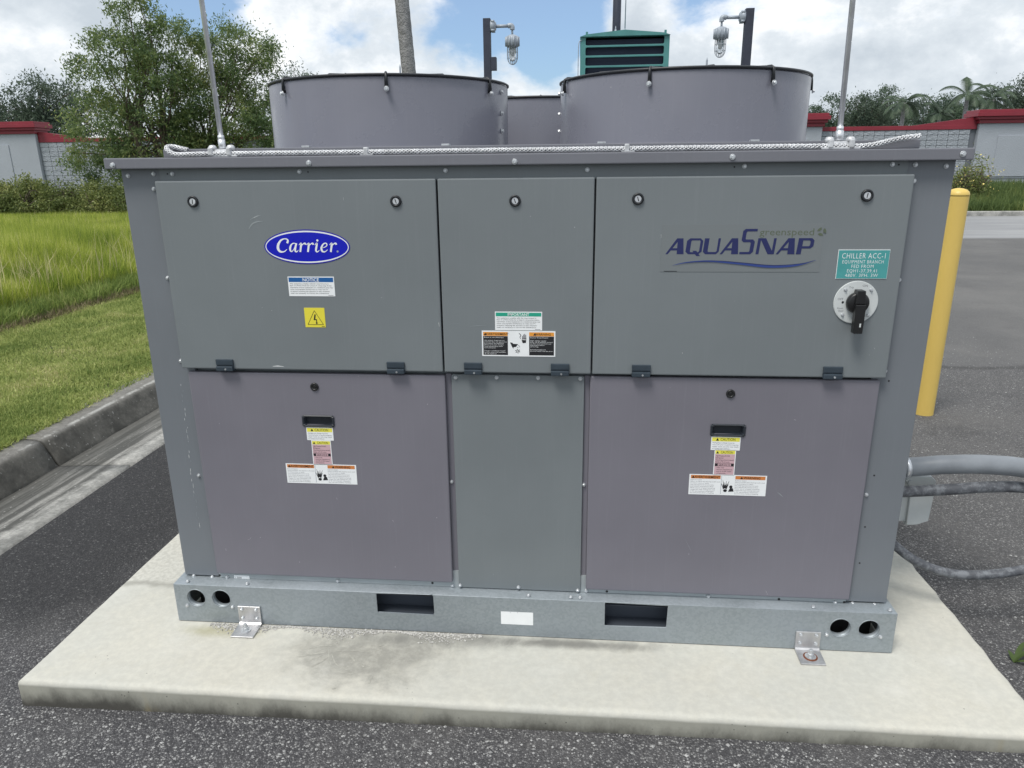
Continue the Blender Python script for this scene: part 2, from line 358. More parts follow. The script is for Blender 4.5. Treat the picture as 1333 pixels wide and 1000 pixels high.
mat('flower_yellow', (.75, .62, .2), .7)
M = MATS

# ------------------------------------------------------------------ builders
def link(o): COL.objects.link(o); return o
def setp(o, parent):
    o.parent = parent
    if parent.type == 'EMPTY': o.matrix_parent_inverse = Matrix.Translation(-parent.location)
def mesh_obj(name, me, mats=(), parent=None, smooth=False):
    for m in (mats if isinstance(mats, (list, tuple)) else [mats]): me.materials.append(M[m])
    if smooth: me.polygons.foreach_set('use_smooth', [True]*len(me.polygons))
    o = bpy.data.objects.new(name, me); link(o)
    if parent: setp(o, parent)
    return o
def bm_obj(name, bm, mats, parent=None, smooth=False):
    bmesh.ops.recalc_face_normals(bm, faces=bm.faces[:])
    me = bpy.data.meshes.new(name); bm.to_mesh(me); bm.free(); return mesh_obj(name, me, mats, parent, smooth)
def tag(o, label, cat, group=None):
    o['label'] = label; o['category'] = cat
    if group: o['group'] = group
    return o
def structure(o): o['kind'] = 'structure'; return o
def thing(name, loc, label, cat, group=None):
    o = bpy.data.objects.new(name, None); link(o); o.location = loc; o.empty_display_size = .1; return tag(o, label, cat, group)
def box(bm, x0, x1, y0, y1, z0, z1, bev=0., mi=0, seg=2):
    vs_ = [bm.verts.new((x, y, z)) for x in (x0, x1) for y in (y0, y1) for z in (z0, z1)]
    fs = []
    for a in ((0, 1, 3, 2), (4, 6, 7, 5), (0, 4, 5, 1), (2, 3, 7, 6), (0, 2, 6, 4), (1, 5, 7, 3)):
        f = bm.faces.new([vs_[i] for i in a]); f.material_index = mi; fs.append(f)
    bmesh.ops.recalc_face_normals(bm, faces=fs)
    if bev > 0:
        es = list({e for f in fs for e in f.edges})
        r = bmesh.ops.bevel(bm, geom=es, offset=bev, segments=seg, profile=.6, affect='EDGES')
        for f in r['faces']: f.material_index = mi
    return bm
def newbm(): return bmesh.new()
def box_obj(name, b, mats, parent=None, bev=0.): return bm_obj(name, box(newbm(), *b, bev=bev), mats, parent)
def tube(bm, pts, rad, seg=10, mi=0, cap=True, closed=False):
    pts = [Vector(p) for p in pts]; n = len(pts); rads = rad if isinstance(rad, (list, tuple)) else [rad]*n
    rings = []; up = None
    for i, p in enumerate(pts):
        t = (pts[(i+1) % n]-pts[i-1]) if closed else (pts[min(i+1, n-1)]-pts[max(i-1, 0)])
        t.normalize()
        if up is None: up = Vector((0, 0, 1)) if abs(t.z) < .9 else Vector((1, 0, 0))
        a = up-t*up.dot(t); a.normalize(); up = a; b = t.cross(a)
        rings.append([bm.verts.new(p+(a*math.cos(2*math.pi*k/seg)+b*math.sin(2*math.pi*k/seg))*rads[i]) for k in range(seg)])
    m = n if closed else n-1
    for i in range(m):
        A, B = rings[i], rings[(i+1) % n]
        for k in range(seg):
            f = bm.faces.new((A[k], A[(k+1) % seg], B[(k+1) % seg], B[k])); f.material_index = mi; f.smooth = True
    if cap and not closed:
        for rg in (rings[0], rings[-1]):
            f = bm.faces.new(rg); f.material_index = mi
    return bm
def lathe(bm, prof, seg=24, axis='Z', org=(0, 0, 0), mi=0, cap=True, smooth=True):
    """prof: (radius, height) pairs; axis 'Z' up or 'Y' pointing towards -Y"""
    O = Vector(org); rings = []
    for r, h in prof:
        rg = []
        for k in range(seg):
            a = 2*math.pi*k/seg
            v = Vector((r*math.cos(a), r*math.sin(a), h)) if axis == 'Z' else (Vector((r*math.cos(a), -h, r*math.sin(a))) if axis == 'Y' else Vector((h, r*math.cos(a), r*math.sin(a))))
            rg.append(bm.verts.new(O+v))
        rings.append(rg)
    for A, B in zip(rings, rings[1:]):
        for k in range(seg):
            f = bm.faces.new((A[k], A[(k+1) % seg], B[(k+1) % seg], B[k])); f.material_index = mi; f.smooth = smooth
    if cap:
        for rg in (rings[0], rings[-1]):
            f = bm.faces.new(rg); f.material_index = mi
    return bm
def curve_mesh(loops, thick=0., bev=0.):
    """filled outline with holes; lies in local XY"""
    cu = bpy.data.curves.new('outline', 'CURVE'); cu.dimensions = '2D'; cu.fill_mode = 'BOTH'; cu.extrude = thick/2; cu.bevel_depth = bev; cu.bevel_resolution = 1
    for lp in loops:
        s = cu.splines.new('POLY'); s.points.add(len(lp)-1); s.use_cyclic_u = True
        for q, (x, y) in zip(s.points, lp): q.co = (x, y, 0, 1)
    o = bpy.data.objects.new('outline', cu); me = bpy.data.meshes.new_from_object(o); bpy.data.objects.remove(o); bpy.data.curves.remove(cu); return me
def rrect(x0, z0, x1, z1, r=0., seg=4):
    if r <= 0: return [(x0, z0), (x1, z0), (x1, z1), (x0, z1)]
    out = []
    for cx, cz, a0 in ((x1-r, z0+r, -90), (x1-r, z1-r, 0), (x0+r, z1-r, 90), (x0+r, z0+r, 180)):
        for k in range(seg+1):
            a = R(a0+90*k/seg); out.append((cx+r*math.cos(a), cz+r*math.sin(a)))
    return out
def circ(cx, cz, r, n=28): return [(cx+r*math.cos(2*math.pi*k/n), cz+r*math.sin(2*math.pi*k/n)) for k in range(n)]
def plate(name, loops, yfront, thick, mats, parent=None, bev=.0015):
    """sheet standing in the XZ plane, front face at y = yfront"""
    me = curve_mesh(loops, max(1e-4, thick-2*bev), bev)
    n = len(me.vertices); co = np.empty(n*3); me.vertices.foreach_get('co', co); co = co.reshape(-1, 3)
    co = np.stack([co[:, 0], yfront+thick/2-co[:, 2], co[:, 1]], 1); me.vertices.foreach_set('co', co.ravel()); me.update()
    return mesh_obj(name, me, mats, parent)
# -- flat print
TXT = {}
def text_geo(s, shear=0., off=0., spacing=1.):
    k = (s, shear, off, spacing)
    if k not in TXT:
        cu = bpy.data.curves.new('t', 'FONT'); cu.body = s; cu.size = 1; cu.shear = shear; cu.offset = off; cu.resolution_u = 2; cu.space_character = spacing
        o = bpy.data.objects.new('t', cu); me = bpy.data.meshes.new_from_object(o); bpy.data.objects.remove(o); bpy.data.curves.remove(cu)
        v = [(q.co.x, q.co.y) for q in me.vertices]; f = [tuple(p.vertices) for p in me.polygons]; bpy.data.meshes.remove(me); TXT[k] = (v, f)
    return TXT[k]
class Print:
    """a sticker: thin base plus layers of flat shapes a fraction of a millimetre proud"""
    def __init__(s, y): s.y = y; s.v = []; s.f = []; s.mi = []; s.m = []
    def _m(s, m):
        if m not in s.m: s.m.append(m)
        return s.m.index(m)
    def add(s, vs_, fs, m, layer):
        b = len(s.v); s.v += [(x, s.y-.0002*layer, z) for x, z in vs_]; k = s._m(m)
        for f in fs: s.f.append(tuple(b+i for i in f)); s.mi.append(k)
    def rect(s, x0, z0, x1, z1, m, layer): s.add([(x0, z0), (x1, z0), (x1, z1), (x0, z1)], [(0, 1, 2, 3)], m, layer)
    def base(s, x0, z0, x1, z1, m):
        b = len(s.v); yb = s.y+.0008; yf = s.y-.0002
        s.v += [(x0, yf, z0), (x1, yf, z0), (x1, yf, z1), (x0, yf, z1), (x0, yb, z0), (x1, yb, z0), (x1, yb, z1), (x0, yb, z1)]
        for f in ((0, 1, 2, 3), (0, 4, 5, 1), (1, 5, 6, 2), (2, 6, 7, 3), (3, 7, 4, 0)): s.f.append(tuple(b+i for i in f)); s.mi.append(s._m(m))
    def poly(s, pts, m, layer, tri=None): s.add(pts, [tuple(range(len(pts)))], m, layer)
    def fill(s, loops, m, layer):
        me = curve_mesh(loops); s.add([(q.co.x, q.co.y) for q in me.vertices], [tuple(p.vertices) for p in me.polygons], m, layer); bpy.data.meshes.remove(me)
    def text(s, t, x, z, h, m, layer, align='L', width=None, shear=0., off=0., spacing=1.):
        """h = cap height; x,z = baseline; width squeezes the line to that length"""
        v, f = text_geo(t, shear, off, spacing)
        if not v: return
        k = h/.70; xs = [p[0] for p in v]; w = (max(xs)-min(xs))*k; kx = k*(width/w if width else 1); w = (max(xs)-min(xs))*kx
        ox = x-min(xs)*kx-(w/2 if align == 'C' else (w if align == 'R' else 0))
        s.add([(ox+a*kx, z+b*k) for a, b in v], f, m, layer)
    def stroke(s, pts, wid, m, layer, sub=6):
        """pen stroke of changing width (Catmull-Rom through the points)"""
        P = [np.array(p, float) for p in pts]; n = len(P); Q = []; Wd = []
        for i in range(n-1):
            p0, p1, p2, p3 = P[max(i-1, 0)], P[i], P[i+1], P[min(i+2, n-1)]
            for k in range(sub):
                t = k/sub; Q.append(.5*((2*p1)+(-p0+p2)*t+(2*p0-5*p1+4*p2-p3)*t*t+(-p0+3*p1-3*p2+p3)*t**3)); Wd.append(wid[i]*(1-t)+wid[i+1]*t)
        Q.append(P[-1]); Wd.append(wid[-1]); A = []; B = []
        for i, q in enumerate(Q):
            d = Q[min(i+1, len(Q)-1)]-Q[max(i-1, 0)]; d = d/(np.linalg.norm(d)+1e-12); nrm = np.array([-d[1], d[0]])*Wd[i]/2
            A.append(tuple(q+nrm)); B.append(tuple(q-nrm))
        k = len(Q); s.add(A+B, [(i, i+1, k+i+1, k+i) for i in range(k-1)], m, layer)
    def scale(s, cx, cz, kx, kz): s.v = [(cx+(x-cx)*kx, y, cz+(z-cz)*kz) for x, y, z in s.v]
    def obj(s, name, parent):
        me = bpy.data.meshes.new(name); me.from_pydata(s.v, [], s.f); me.polygons.foreach_set('material_index', s.mi); me.update(); return mesh_obj(name, me, s.m, parent)

# ------------------------------------------------------------------ ground
GL, GR = -.090, -.052                   # asphalt level left of and right of the slab
def gz(x): return GL if x < -1.5 else (GR if x > 1.7 else GL+(GR-GL)*(x+1.5)/3.2)
def ground():
    bm = newbm(); xs = [-400, -2.30, -2.2, -1.5, 1.7, 60, 400]; ys = [-200, -12, 4, 20.4, 600]
    gr = [[bm.verts.new((x, y, gz(x)-(.12 if x < -2.25 else 0))) for y in ys] for x in xs]
    for i in range(len(xs)-1):
        for j in range(len(ys)-1): bm.faces.new((gr[i][j], gr[i+1][j], gr[i+1][j+1], gr[i][j+1]))
    return structure(bm_obj('asphalt_ground', bm, 'asphalt'))
ground()
# concrete slab with a rounded arris and a slightly uneven right edge
def pad():
    x0, x1, y0, y1 = -1.462, 1.426, -.367, 2.35
    bm = newbm(); rnd = random.Random(3)
    out = []
    def side(a, b, n, j):
        for k in range(n):
            t = k/n; p = Vector(a).lerp(Vector(b), t); out.append((p.x+rnd.uniform(-j, j), p.y+rnd.uniform(-j, j)))
    side((x0, y0), (x1, y0), 40, .0012); side((x1, y0), (x1, y1), 60, .0035); side((x1, y1), (x0, y1), 20, .001); side((x0, y1), (x0, y0), 40, .001)
    cx, cy = 0, 1
    prof = [(0, -.2), (0, -.014), (.003, -.005), (.009, -.0008), (.02, 0.), (.035, 0.)]
    rings = []
    for ins, z in prof:
        rg = []
        for (x, y) in out:
            xx = x+ins*(1 if x < cx-1.40 else (-1 if x > cx+1.36 else 0)); yy = y+ins*(1 if y < -.34 else (-1 if y > 2.3 else 0)); rg.append(bm.verts.new((xx, yy, z)))
        rings.append(rg)
    n = len(out)
    for A, B in zip(rings, rings[1:]):
        for k in range(n):
            f = bm.faces.new((A[k], A[(k+1) % n], B[(k+1) % n], B[k])); f.smooth = True
    bm.faces.new(rings[-1])
    return structure(bm_obj('concrete_pad', bm, 'pad_concrete'))
PAD = pad()
def scrape_marks():
    V = []; Fc = []
    for k, (pts, w) in enumerate((([(428, 846), (428, 858), (433, 870), (444, 875.5), (461, 877.5)], .007), ([(432, 852), (437, 864), (448, 871), (458, 873)], .005), ([(402, 845), (416, 841), (432, 841)], .010), ([(389, 855), (406, 852), (424, 849)], .010), ([(396, 862), (408, 858), (420, 853)], .008), ([(405, 868), (418, 862), (427, 855)], .007), ([(437, 848), (456, 847), (482, 850)], .004), ([(480, 890), (481, 885), (483, 881)], .011), ([(432, 897), (437, 896)], .009), ([(452, 853), (458, 856), (462, 862)], .008), ([(492, 842), (500, 840)], .006), ([(470, 866), (474, 869)], .006))):
        P = [onz(u, v, 0)[:2] for u, v in pts]; n = len(P); Q = []; 
        for i in range(n-1):
            p0, p1, p2, p3 = P[max(i-1, 0)], P[i], P[i+1], P[min(i+2, n-1)]
            for q in range(6):
                t = q/6; Q.append(.5*((2*p1)+(-p0+p2)*t+(2*p0-5*p1+4*p2-p3)*t*t+(-p0+3*p1-3*p2+p3)*t**3))
        Q.append(P[-1]); m = len(Q); b = len(V); A = []; B = []
        for i, q in enumerate(Q):
            d = Q[min(i+1, m-1)]-Q[max(i-1, 0)]; d = d/np.linalg.norm(d); nr = np.array([-d[1], d[0]])*w/2*math.sin(math.pi*(.08+.84*i/(m-1)))**.6*random.uniform(.6, 1.1); z = .0004+.00008*k
            A.append((*(q+nr), z)); B.append((*(q-nr), z))
        V += A+B; Fc += [(b+i, b+i+1, b+m+i+1, b+m+i) for i in range(m-1)]
    me = bpy.data.meshes.new('scrape_marks'); me.from_pydata(V, [], Fc); o = mesh_obj('scrape_marks', me, 'scraped_concrete', PAD); o['kind'] = 'stuff'
mat('scraped_concrete', (.37, .365, .325), .9, var=.2, vscale=60); scrape_marks()
# left kerb, gutter, lawn
def sweep_sections(name, prof, y0, y1, step, mats, gap=.008, start=None, seed=1):
    parent = None; y = start if start is not None else y0; rnd = random.Random(seed); first = None
    root = bpy.data.objects.new(name, None); link(root); structure(root); root.location = (prof[0][0], y0, prof[0][1])
    while y < y1:
        bm = newbm(); n = max(2, int((step-gap)/.12)); rows = []
        for i in range(n+1):
            yy = y+gap/2+(step-gap)*i/n; jx = rnd.uniform(-.0025, .0025); jz = rnd.uniform(-.0015, .0015)
            rows.append([bm.verts.new((x+jx*(k > 0), yy, z+jz)) for k, (x, z) in enumerate(prof)])
        for A, B in zip(rows, rows[1:]):
            for k in range(len(prof)-1):
                f = bm.faces.new((A[k], B[k], B[k+1], A[k+1])); f.smooth = True
        bm.faces.new(rows[0]); bm.faces.new(rows[-1][::-1])
        bm_obj(name.replace('concrete_', '')+'_section', bm, mats, root); y += step
    return root
KP = [(-2.615, -.14), (-2.62, -.103), (-2.632, -.085), (-2.668, -.01), (-2.682, .018), (-2.70, .036), (-2.725, .043), (-2.86, .047), (-2.86, -.14)]
GP = [(-2.205, -.14), (-2.215, -.086), (-2.35, -.09), (-2.55, -.101), (-2.622, -.104), (-2.622, -.14)]
sweep_sections('kerb', KP, -1.5, 24, 3.05, 'kerb_concrete', .012, start=-1.66)
sweep_sections('concrete_gutter', GP, -1.5, 24, 3.05, 'gutter_concrete', .008, start=-1.66, seed=4)
def field():
    bm = newbm(); xs = [-2.858, -5, -12, -60, -300]; zs = [.035, .035, .03, .03, .02]
    ys = [-30, 0, 10, 24, 31.5]
    g = [[bm.verts.new((x, y, z)) for y in ys] for x, z in zip(xs, zs)]
    for i in range(4):
        for j in range(4): bm.faces.new((g[i][j], g[i+1][j], g[i+1][j+1], g[i][j+1]))
    structure(bm_obj('field_ground', bm, 'turf_soil'))
    bm = newbm(); box(bm, -2.9, 60, 19.05, 31.5, -.3, .05); structure(bm_obj('verge_ground', bm, 'turf_soil'))
field()
# far kerb on the right
box_k = newbm(); box(box_k, -2.6, 60, 18.85, 19.06, -.2, .07, bev=.02); structure(bm_obj('far_kerb', box_k, 'gutter_concrete'))

# ------------------------------------------------------------------ chiller
ch = thing('chiller', (0, .9, 0), 'large grey air-cooled chiller cabinet with fan stacks on concrete pad', 'chiller')
DEPTH = 2.02
YD, YL, YC, YB = -.024, -.014, 0., .014        # door, lower panel, post and backing front faces
# dark core box added to stand for the shade behind the rail holes
box_obj('dark_core', (-1.10, 1.10, .035, DEPTH-.03, .004, 1.42), 'dark_inside', ch)
# shared screw
def screw_mesh(name, rw, rh, hh):
    bm = newbm(); lathe(bm, [(rw, 0), (rw, .0015), (rw*.92, .0022)], 14, 'Y'); lathe(bm, [(rh, .0022), (rh, .0022+hh*.8), (rh*.8, .0022+hh)], 6, 'Y', smooth=False)
    bmesh.ops.recalc_face_normals(bm, faces=bm.faces[:]); me = bpy.data.meshes.new(name); bm.to_mesh(me); bm.free(); me.materials.append(M['zinc_screw']); return me
SCREW = screw_mesh('screw', .0062, .0043, .0042); BOLT = screw_mesh('bolt', .0076, .0055, .0055)
def screw(parent, u, v, y, me=SCREW, name='screw'):
    x, z = xz(u, v, y); o = bpy.data.objects.new(name, me); link(o); setp(o, parent); o.location = (x, y, z); o.rotation_euler = (0, random.uniform(0, 1), 0); return o
# galvanised base rail with the pipe holes and fork pockets
ZR = .1395
def uvr(y, *uv): return [xz(u, v, y) for u, v in uv]
YR = -.05
holes = []
for (u, v) in ((255.5, 778.5), (288, 779.5), (1094, 817.5), (1131.5, 819.5)): x, z = xz(u, v, YR); holes.append(circ(x, z, .0312))
pk = []
for (a, b) in (((489, 771), (565, 797)), ((787, 785), (868, 814))):
    x0, z1 = xz(*a, YR); x1, z0 = xz(*b, YR); z1 = ZR-.0028; z0 -= .010; pk.append((x0, z0, x1, z1))
    lp = rrect(x0, z0, x1, z1, .004, 2); rr = random.Random(int(a[0])); lp = [(x+rr.uniform(-.0015, .0015), z+rr.uniform(-.0025, .0025)) for x, z in lp]
    holes.append(lp)
rail = plate('base_rail', [rrect(-1.135, .003, 1.135, ZR-.0008, .001)]+holes, YR, .004, 'galvanized', ch, bev=.0008)
bm = newbm()        # rolled top edge of the rail
prof = [(YR-.0001, ZR-.0016), (YR+.0006, ZR-.0006), (YR+.002, ZR), (.02, ZR+.0006)]
vv = [[bm.verts.new((x, y, z)) for y, z in prof] for x in (-1.135, 1.135)]
for k in range(3): bm.faces.new((vv[0][k], vv[1][k], vv[1][k+1], vv[0][k+1])).smooth = True
top = bm_obj('rail_flange', bm, 'galvanized', rail)
for u, v in ((241, 761), (319, 764), (688, 776), (743, 779), (755, 780), (1060, 793), (1160, 797)):
    p = onz(u, v, ZR+.002); o = bpy.data.objects.new('screw', SCREW); link(o); setp(o, rail); o.location = (float(np.clip(p[0], -1.125, 1.125)), max(YR+.014, float(p[1])), ZR+.002); o.rotation_euler = (R(-90), 0, 0)
for sx in (-1, 1): box_obj('side_rail', (sx*1.135-.004*(sx > 0), sx*1.135+.004*(sx < 0), YR+.005, DEPTH, .003, ZR), 'galvanized', ch)
box_obj('rear_rail', (-1.13, 1.13, DEPTH-.004, DEPTH, .003, ZR), 'galvanized', ch)
for (x0, z0, x1, z1) in pk:     # fork pocket liner with a folded lip inside
    bm = newbm(); zm = (z0+z1)/2-.004
    prof = [(YR+.006, z1+.0012), (YR+.075, z1+.0012), (YR+.072, zm+.003), (YR+.058, zm), (YR+.058, zm-.004), (YR+.07, zm-.008), (YR+.07, z0-.014), (YR+.006, z0-.014)]
    A = [[bm.verts.new((x, y, z)) for y, z in prof] for x in (x0-.03, x1+.03)]
    for q in range(7): bm.faces.new((A[0][q], A[0][q+1], A[1][q+1], A[1][q]))
    bm_obj('fork_pocket', bm, 'pocket_steel', rail)
for h in holes[:4]:
    bm = newbm(); cx = sum(p[0] for p in h)/len(h); cz = sum(p[1] for p in h)/len(h); lathe(bm, [(.0306, -.02), (.0306, .0008), (.0332, .0008), (.0332, -.02)], 28, 'Y', (cx, YR, cz), cap=False)
    bm_obj('hole_collar', bm, 'galvanized', rail)
for u, v in ((244, 788), (303, 790), (1076, 826), (1146, 829)): screw(rail, u, v, YR)
pr = Print(YR-.0002); x0, z1 = xz(652, 796, YR); x1, z0 = xz(694, 814, YR); pr.base(x0, z0, x1, z1, 'white_label')
for k in (.28, .5): pr.rect(x0+(x1-x0)*k, z1-.002, x0+(x1-x0)*k+.003, z1-.001, 'ink_grey', 2)
pr.obj('blank_label', rail)
# galvanised sill strip under the lower panels
sill = box_obj('sill_strip', (-1.0, 1.0, -.002, .011, ZR+.001, .20), 'galvanized_pale', ch)
for u, v in ((296, 751), (440, 756), (589, 762), (763, 769), (922, 776), (1087, 784)): screw(sill, u, v, -.002)
for u, v in ((286, 749), (563, 759), (790, 770), (1014, 780), (1099, 784)):
    x, z = xz(u, v, -.002); bm = newbm(); lathe(bm, [(.004, 0), (.004, .0006)], 12, 'Y', (x, -.002, z)); bm_obj('punched_hole', bm, 'dark_inside', sill)
pr = Print(-.003); x0, z1 = xz(305, 748, 0); x1, z0 = xz(326, 757, 0); pr.base(x0, z0, x1, z1, 'white_label')
pr.text('1 0000', x0+.004, z0+.012, .006, 'ink_black', 2); pr.rect(x0+.006, z0+.003, x1-.006, z0+.008, 'ink_grey', 2); pr.obj('small_label', sill)
# corner posts
def post(sx, us):
    bm = newbm(); box(bm, min(sx*1.12, sx*.985), max(sx*1.12, sx*.985), YC, .012, .1445, 1.44, bev=.002); box(bm, min(sx*1.12, sx*1.108), max(sx*1.12, sx*1.108), .0125, .16, .1445, 1.44, bev=.002)
    o = bm_obj('corner_post', bm, 'paint_post', ch)
    for u, v in us: screw(o, u, v, YC)
    return o
pL = post(-1, ((167, 229), (200, 226.5), (252.5, 749.5), (276.5, 751)))
pR = post(1, ((1231.5, 216.5), (1191.5, 214.5), (1109.5, 785.5), (1138, 787)))
for u, v in ((1119, 733), (1126, 686), (1138, 619), (1157, 496)):
    x, z = xz(u, v, YC); bm = newbm(); lathe(bm, [(.0026, 0), (.0026, .0006)], 10, 'Y', (x, YC, z)); bm_obj('punched_hole', bm, 'dark_inside', pR)
for sx in (-1, 1): box_obj('side_panel', (min(sx*1.115, sx*1.10), max(sx*1.115, sx*1.10), .165, DEPTH-.01, .15, 1.44), 'paint_grey', ch)
box_obj('rear_panel', (-1.10, 1.10, DEPTH-.015, DEPTH, .15, 1.44), 'paint_grey', ch)
# backing plate (seen in the seams) and the header strip
box_obj('backing_plate', (-.985, .985, YB, YB+.01, .201, 1.40), 'paint_grey', ch)
hd = plate('header_strip', [rrect(-1.005, 1.401, 1.002, 1.455, .002)], -.004, .004, 'paint_grey', ch, bev=.0008)
for u, v in ((224.5, 226.5), (390, 223.5), (580, 222), (764.5, 221), (969, 216.5), (1161.5, 214)): screw(hd, u, v, -.004)
for u, v in ((218, 226.5), (401, 224), (956, 217.5), (1170, 214.5)):
    x, z = xz(u, v, -.004); bm = newbm(); lathe(bm, [(.0022, 0), (.0022, .0006)], 10, 'Y', (x, -.004, z)); bm_obj('punched_hole', bm, 'dark_inside', hd)
# top sheet with folded lip and the raised deck
bm = newbm(); box(bm, -1.148, 1.148, -.03, DEPTH+.03, 1.439, 1.468, bev=.003); lip = bm_obj('top_lip', bm, 'paint_lip', ch)
for u, v in ((147, 215.5), (402, 212.5), (670, 210.5), (953.5, 204.5), (1253.5, 200.5)): screw(lip, u, v, -.03, BOLT, 'bolt')
bm = newbm(); box(bm, -.995, 1.032, .012, DEPTH-.03, 1.4685, 1.4905, bev=.002); deck = bm_obj('fan_deck', bm, 'paint_lip', ch)
for u, v in ((399, 192), (580.5, 191), (783, 188), (982, 184)):
    x, z = xz(u, v, .03); bm = newbm(); box(bm, x-.011, x+.011, .02, .04, 1.4907, 1.4955, bev=.001); bm_obj('clip', bm, 'zinc_screw', deck)
# ---- doors
def bevel_plate(name, x0, x1, z0, z1, y, mats, th=.03, bev=.0035, hole=None):
    if hole is None: return bm_obj(name, box(newbm(), x0, x1, y, y+th, z0, z1, bev=bev), mats, ch)
    return plate(name, [rrect(x0+bev, z0+bev, x1-bev, z1-bev, .002, 2), hole], y, min(th, .02), mats, ch, bev=bev)
ZT = (xz(202, 237, YD)[1]+xz(1188, 226, YD)[1])/2; ZS = (xz(236, 481, YD)[1]+xz(1157, 491, YD)[1])/2
XL = (xz(202, 237, YD)[0]+xz(236, 481, YD)[0])/2; XR = (xz(1188, 226, YD)[0]+xz(1157, 491, YD)[0])/2
G1 = (xz(567.5, 235, YD)[0]+xz(578.5, 487, YD)[0])/2; G2 = (xz(776, 232, YD)[0]+xz(769, 489, YD)[0])/2
doors = [bevel_plate('control_door', a, b, ZS, ZT, YD, 'paint_grey') for a, b in ((XL, G1-.0028), (G1+.0022, G2-.002), (G2+.0026, XR))]
doors[0]['label'] = 'left control door with blue oval badge'; doors[1]['label'] = 'middle control door with warning stickers'; doors[2]['label'] = 'right control door with logo and rotary switch'
def lock(parent, u, v, y):
    x, z = xz(u, v, y); bm = newbm()
    lathe(bm, [(.0155, 0), (.0155, .004), (.0135, .0058), (.0098, .0058), (.0098, .003)], 28, 'Y', (x, y, z), 0); lathe(bm, [(.0092, .002), (.0092, .0042), (.0084, .0048)], 24, 'Y', (x, y, z), 1)
    a = random.uniform(1.2, 1.9); c, s = math.cos(a), math.sin(a)
    q = [(-.006, -.0011), (.006, -.0011), (.006, .0011), (-.006, .0011)]
    f = bm.faces.new([bm.verts.new((x+p*c-r*s, y-.0051, z+p*s+r*c)) for p, r in q]); f.material_index = 2
    bm_obj('quarter_turn_lock', bm, ['black_plastic', 'bright_metal', 'dark_inside'], parent)
for i, (u, v) in enumerate(((251.5, 262.5), (515.5, 262), (670.5, 261.5), (830.5, 259), (1128.5, 254.5))): lock(doors[(0, 0, 1, 2, 2)[i]], u, v, YD)
def hinge(parent, u, v):
    x, z = xz(u, v, YD); w = .0262; bm = newbm()
    box(bm, x-w, x+w, YD-.007, YD-.0002, z-.001, z+.0165, bev=.0018); box(bm, x-w, x+w, YD-.0035, YD-.0002, z-.0165, z-.001, bev=.001)
    box(bm, x-w*.98, x+w*.98, YD-.0115, YD-.004, z-.0185, z-.0035, bev=.003); box(bm, x-w, x+w, YD+.0005, YL-.0005, z-.0185, z-.011)
    h = bm_obj('hinge', bm, 'hinge_plastic', parent)
    bm = newbm(); lathe(bm, [(.0028, 0), (.0028, .0022)], 8, 'Y', (x+.004, YD-.0115, z-.012)); bm_obj('hinge_pin', bm, 'zinc_screw', h)
for i, (u, v) in enumerate(((293.5, 474.5), (515.5, 478), (616, 479), (729, 480.5), (834.5, 482), (1083.5, 484.5))): hinge(doors[(0, 0, 1, 1, 2, 2)[i]], u, v)
# edge screws that stand half under the doors
for u, v in ((200.5, 246), (218.5, 362), (235.5, 470)): screw(pL, u, v, YC)
for u, v in ((1189.5, 235.5), (1170, 364.5), (1152, 483)): screw(pR, u, v, YC)
# ---- lower panels
def lower(x0, x1, z0, z1, hu, hv, ku, kv, lab):
    hx, hz = xz(hu, hv, YL); w, h = .0495, .0185
    o = bevel_plate('access_panel', x0, x1, z0, z1, YL, 'paint_mauve', hole=rrect(hx-w+.004, hz-h+.003, hx+w-.004, hz+h-.003, .003, 2), bev=.003)
    o['label'] = lab
    bm = newbm()            # moulded pull cup: raised rim, sloping walls, floor
    def ring(w_, h_, y): return [bm.verts.new((hx+a*w_, y, hz+b*h_)) for a, b in ((-1, -1), (1, -1), (1, 1), (-1, 1))]
    rg = [ring(w, h, YL-.0002), ring(w, h, YL-.003), ring(w-.0025, h-.0025, YL-.0045), ring(w-.006, h-.005, YL-.003), ring(w-.011, h-.0075, YL+.010)]
    for A, B in zip(rg, rg[1:]):
        for k in range(4): bm.faces.new((A[k], A[(k+1) % 4], B[(k+1) % 4], B[k]))
    bm.faces.new(rg[-1]); bmesh.ops.bevel(bm, geom=[e_ for e_ in bm.edges if abs(e_.verts[0].co.y-e_.verts[1].co.y) > 1e-5], offset=.003, segments=2, affect='EDGES'); bm_obj('pull_handle', bm, 'handle_plastic', o)
    kx, kz = xz(ku, kv, YL); bm = newbm(); lathe(bm, [(.0125, 0), (.0125, .003), (.0105, .0048), (.0075, .0048), (.007, .003), (.0045, .003), (.004, .0042)], 28, 'Y', (kx, YL, kz)); bm_obj('latch_plug', bm, 'black_knob', o)
    return o
z1 = (xz(246, 484, YL)[1]+xz(580, 489, YL)[1])/2; z0 = (xz(281, 748, YL)[1]+xz(588, 757, YL)[1])/2
a = (xz(246, 484, YL)[0]+xz(281, 748, YL)[0])/2; b = (xz(580, 488, YL)[0]+xz(588, 757, YL)[0])/2
lowL = lower(a, b, z0, z1, 414.5, 548, 409.5, 503.5, 'left mauve access panel with small pull handle')
z1 = (xz(768, 490.5, YL)[1]+xz(1146, 495, YL)[1])/2; z0 = (xz(763, 767, YL)[1]+xz(1106, 782, YL)[1])/2
c = (xz(768, 490, YL)[0]+xz(763, 767, YL)[0])/2; d = (xz(1146, 494, YL)[0]+xz(1106, 782, YL)[0])/2
lowR = lower(c, d, z0, z1, 947.5, 560, 951, 512.5, 'right mauve access panel with small pull handle')
cx0 = (xz(590, 489, 0)[0]+xz(597, 765, 0)[0])/2; cx1 = (xz(758, 491, 0)[0]+xz(757, 775, 0)[0])/2
cz1 = xz(670, 488, 0)[1]; cz0 = .1445
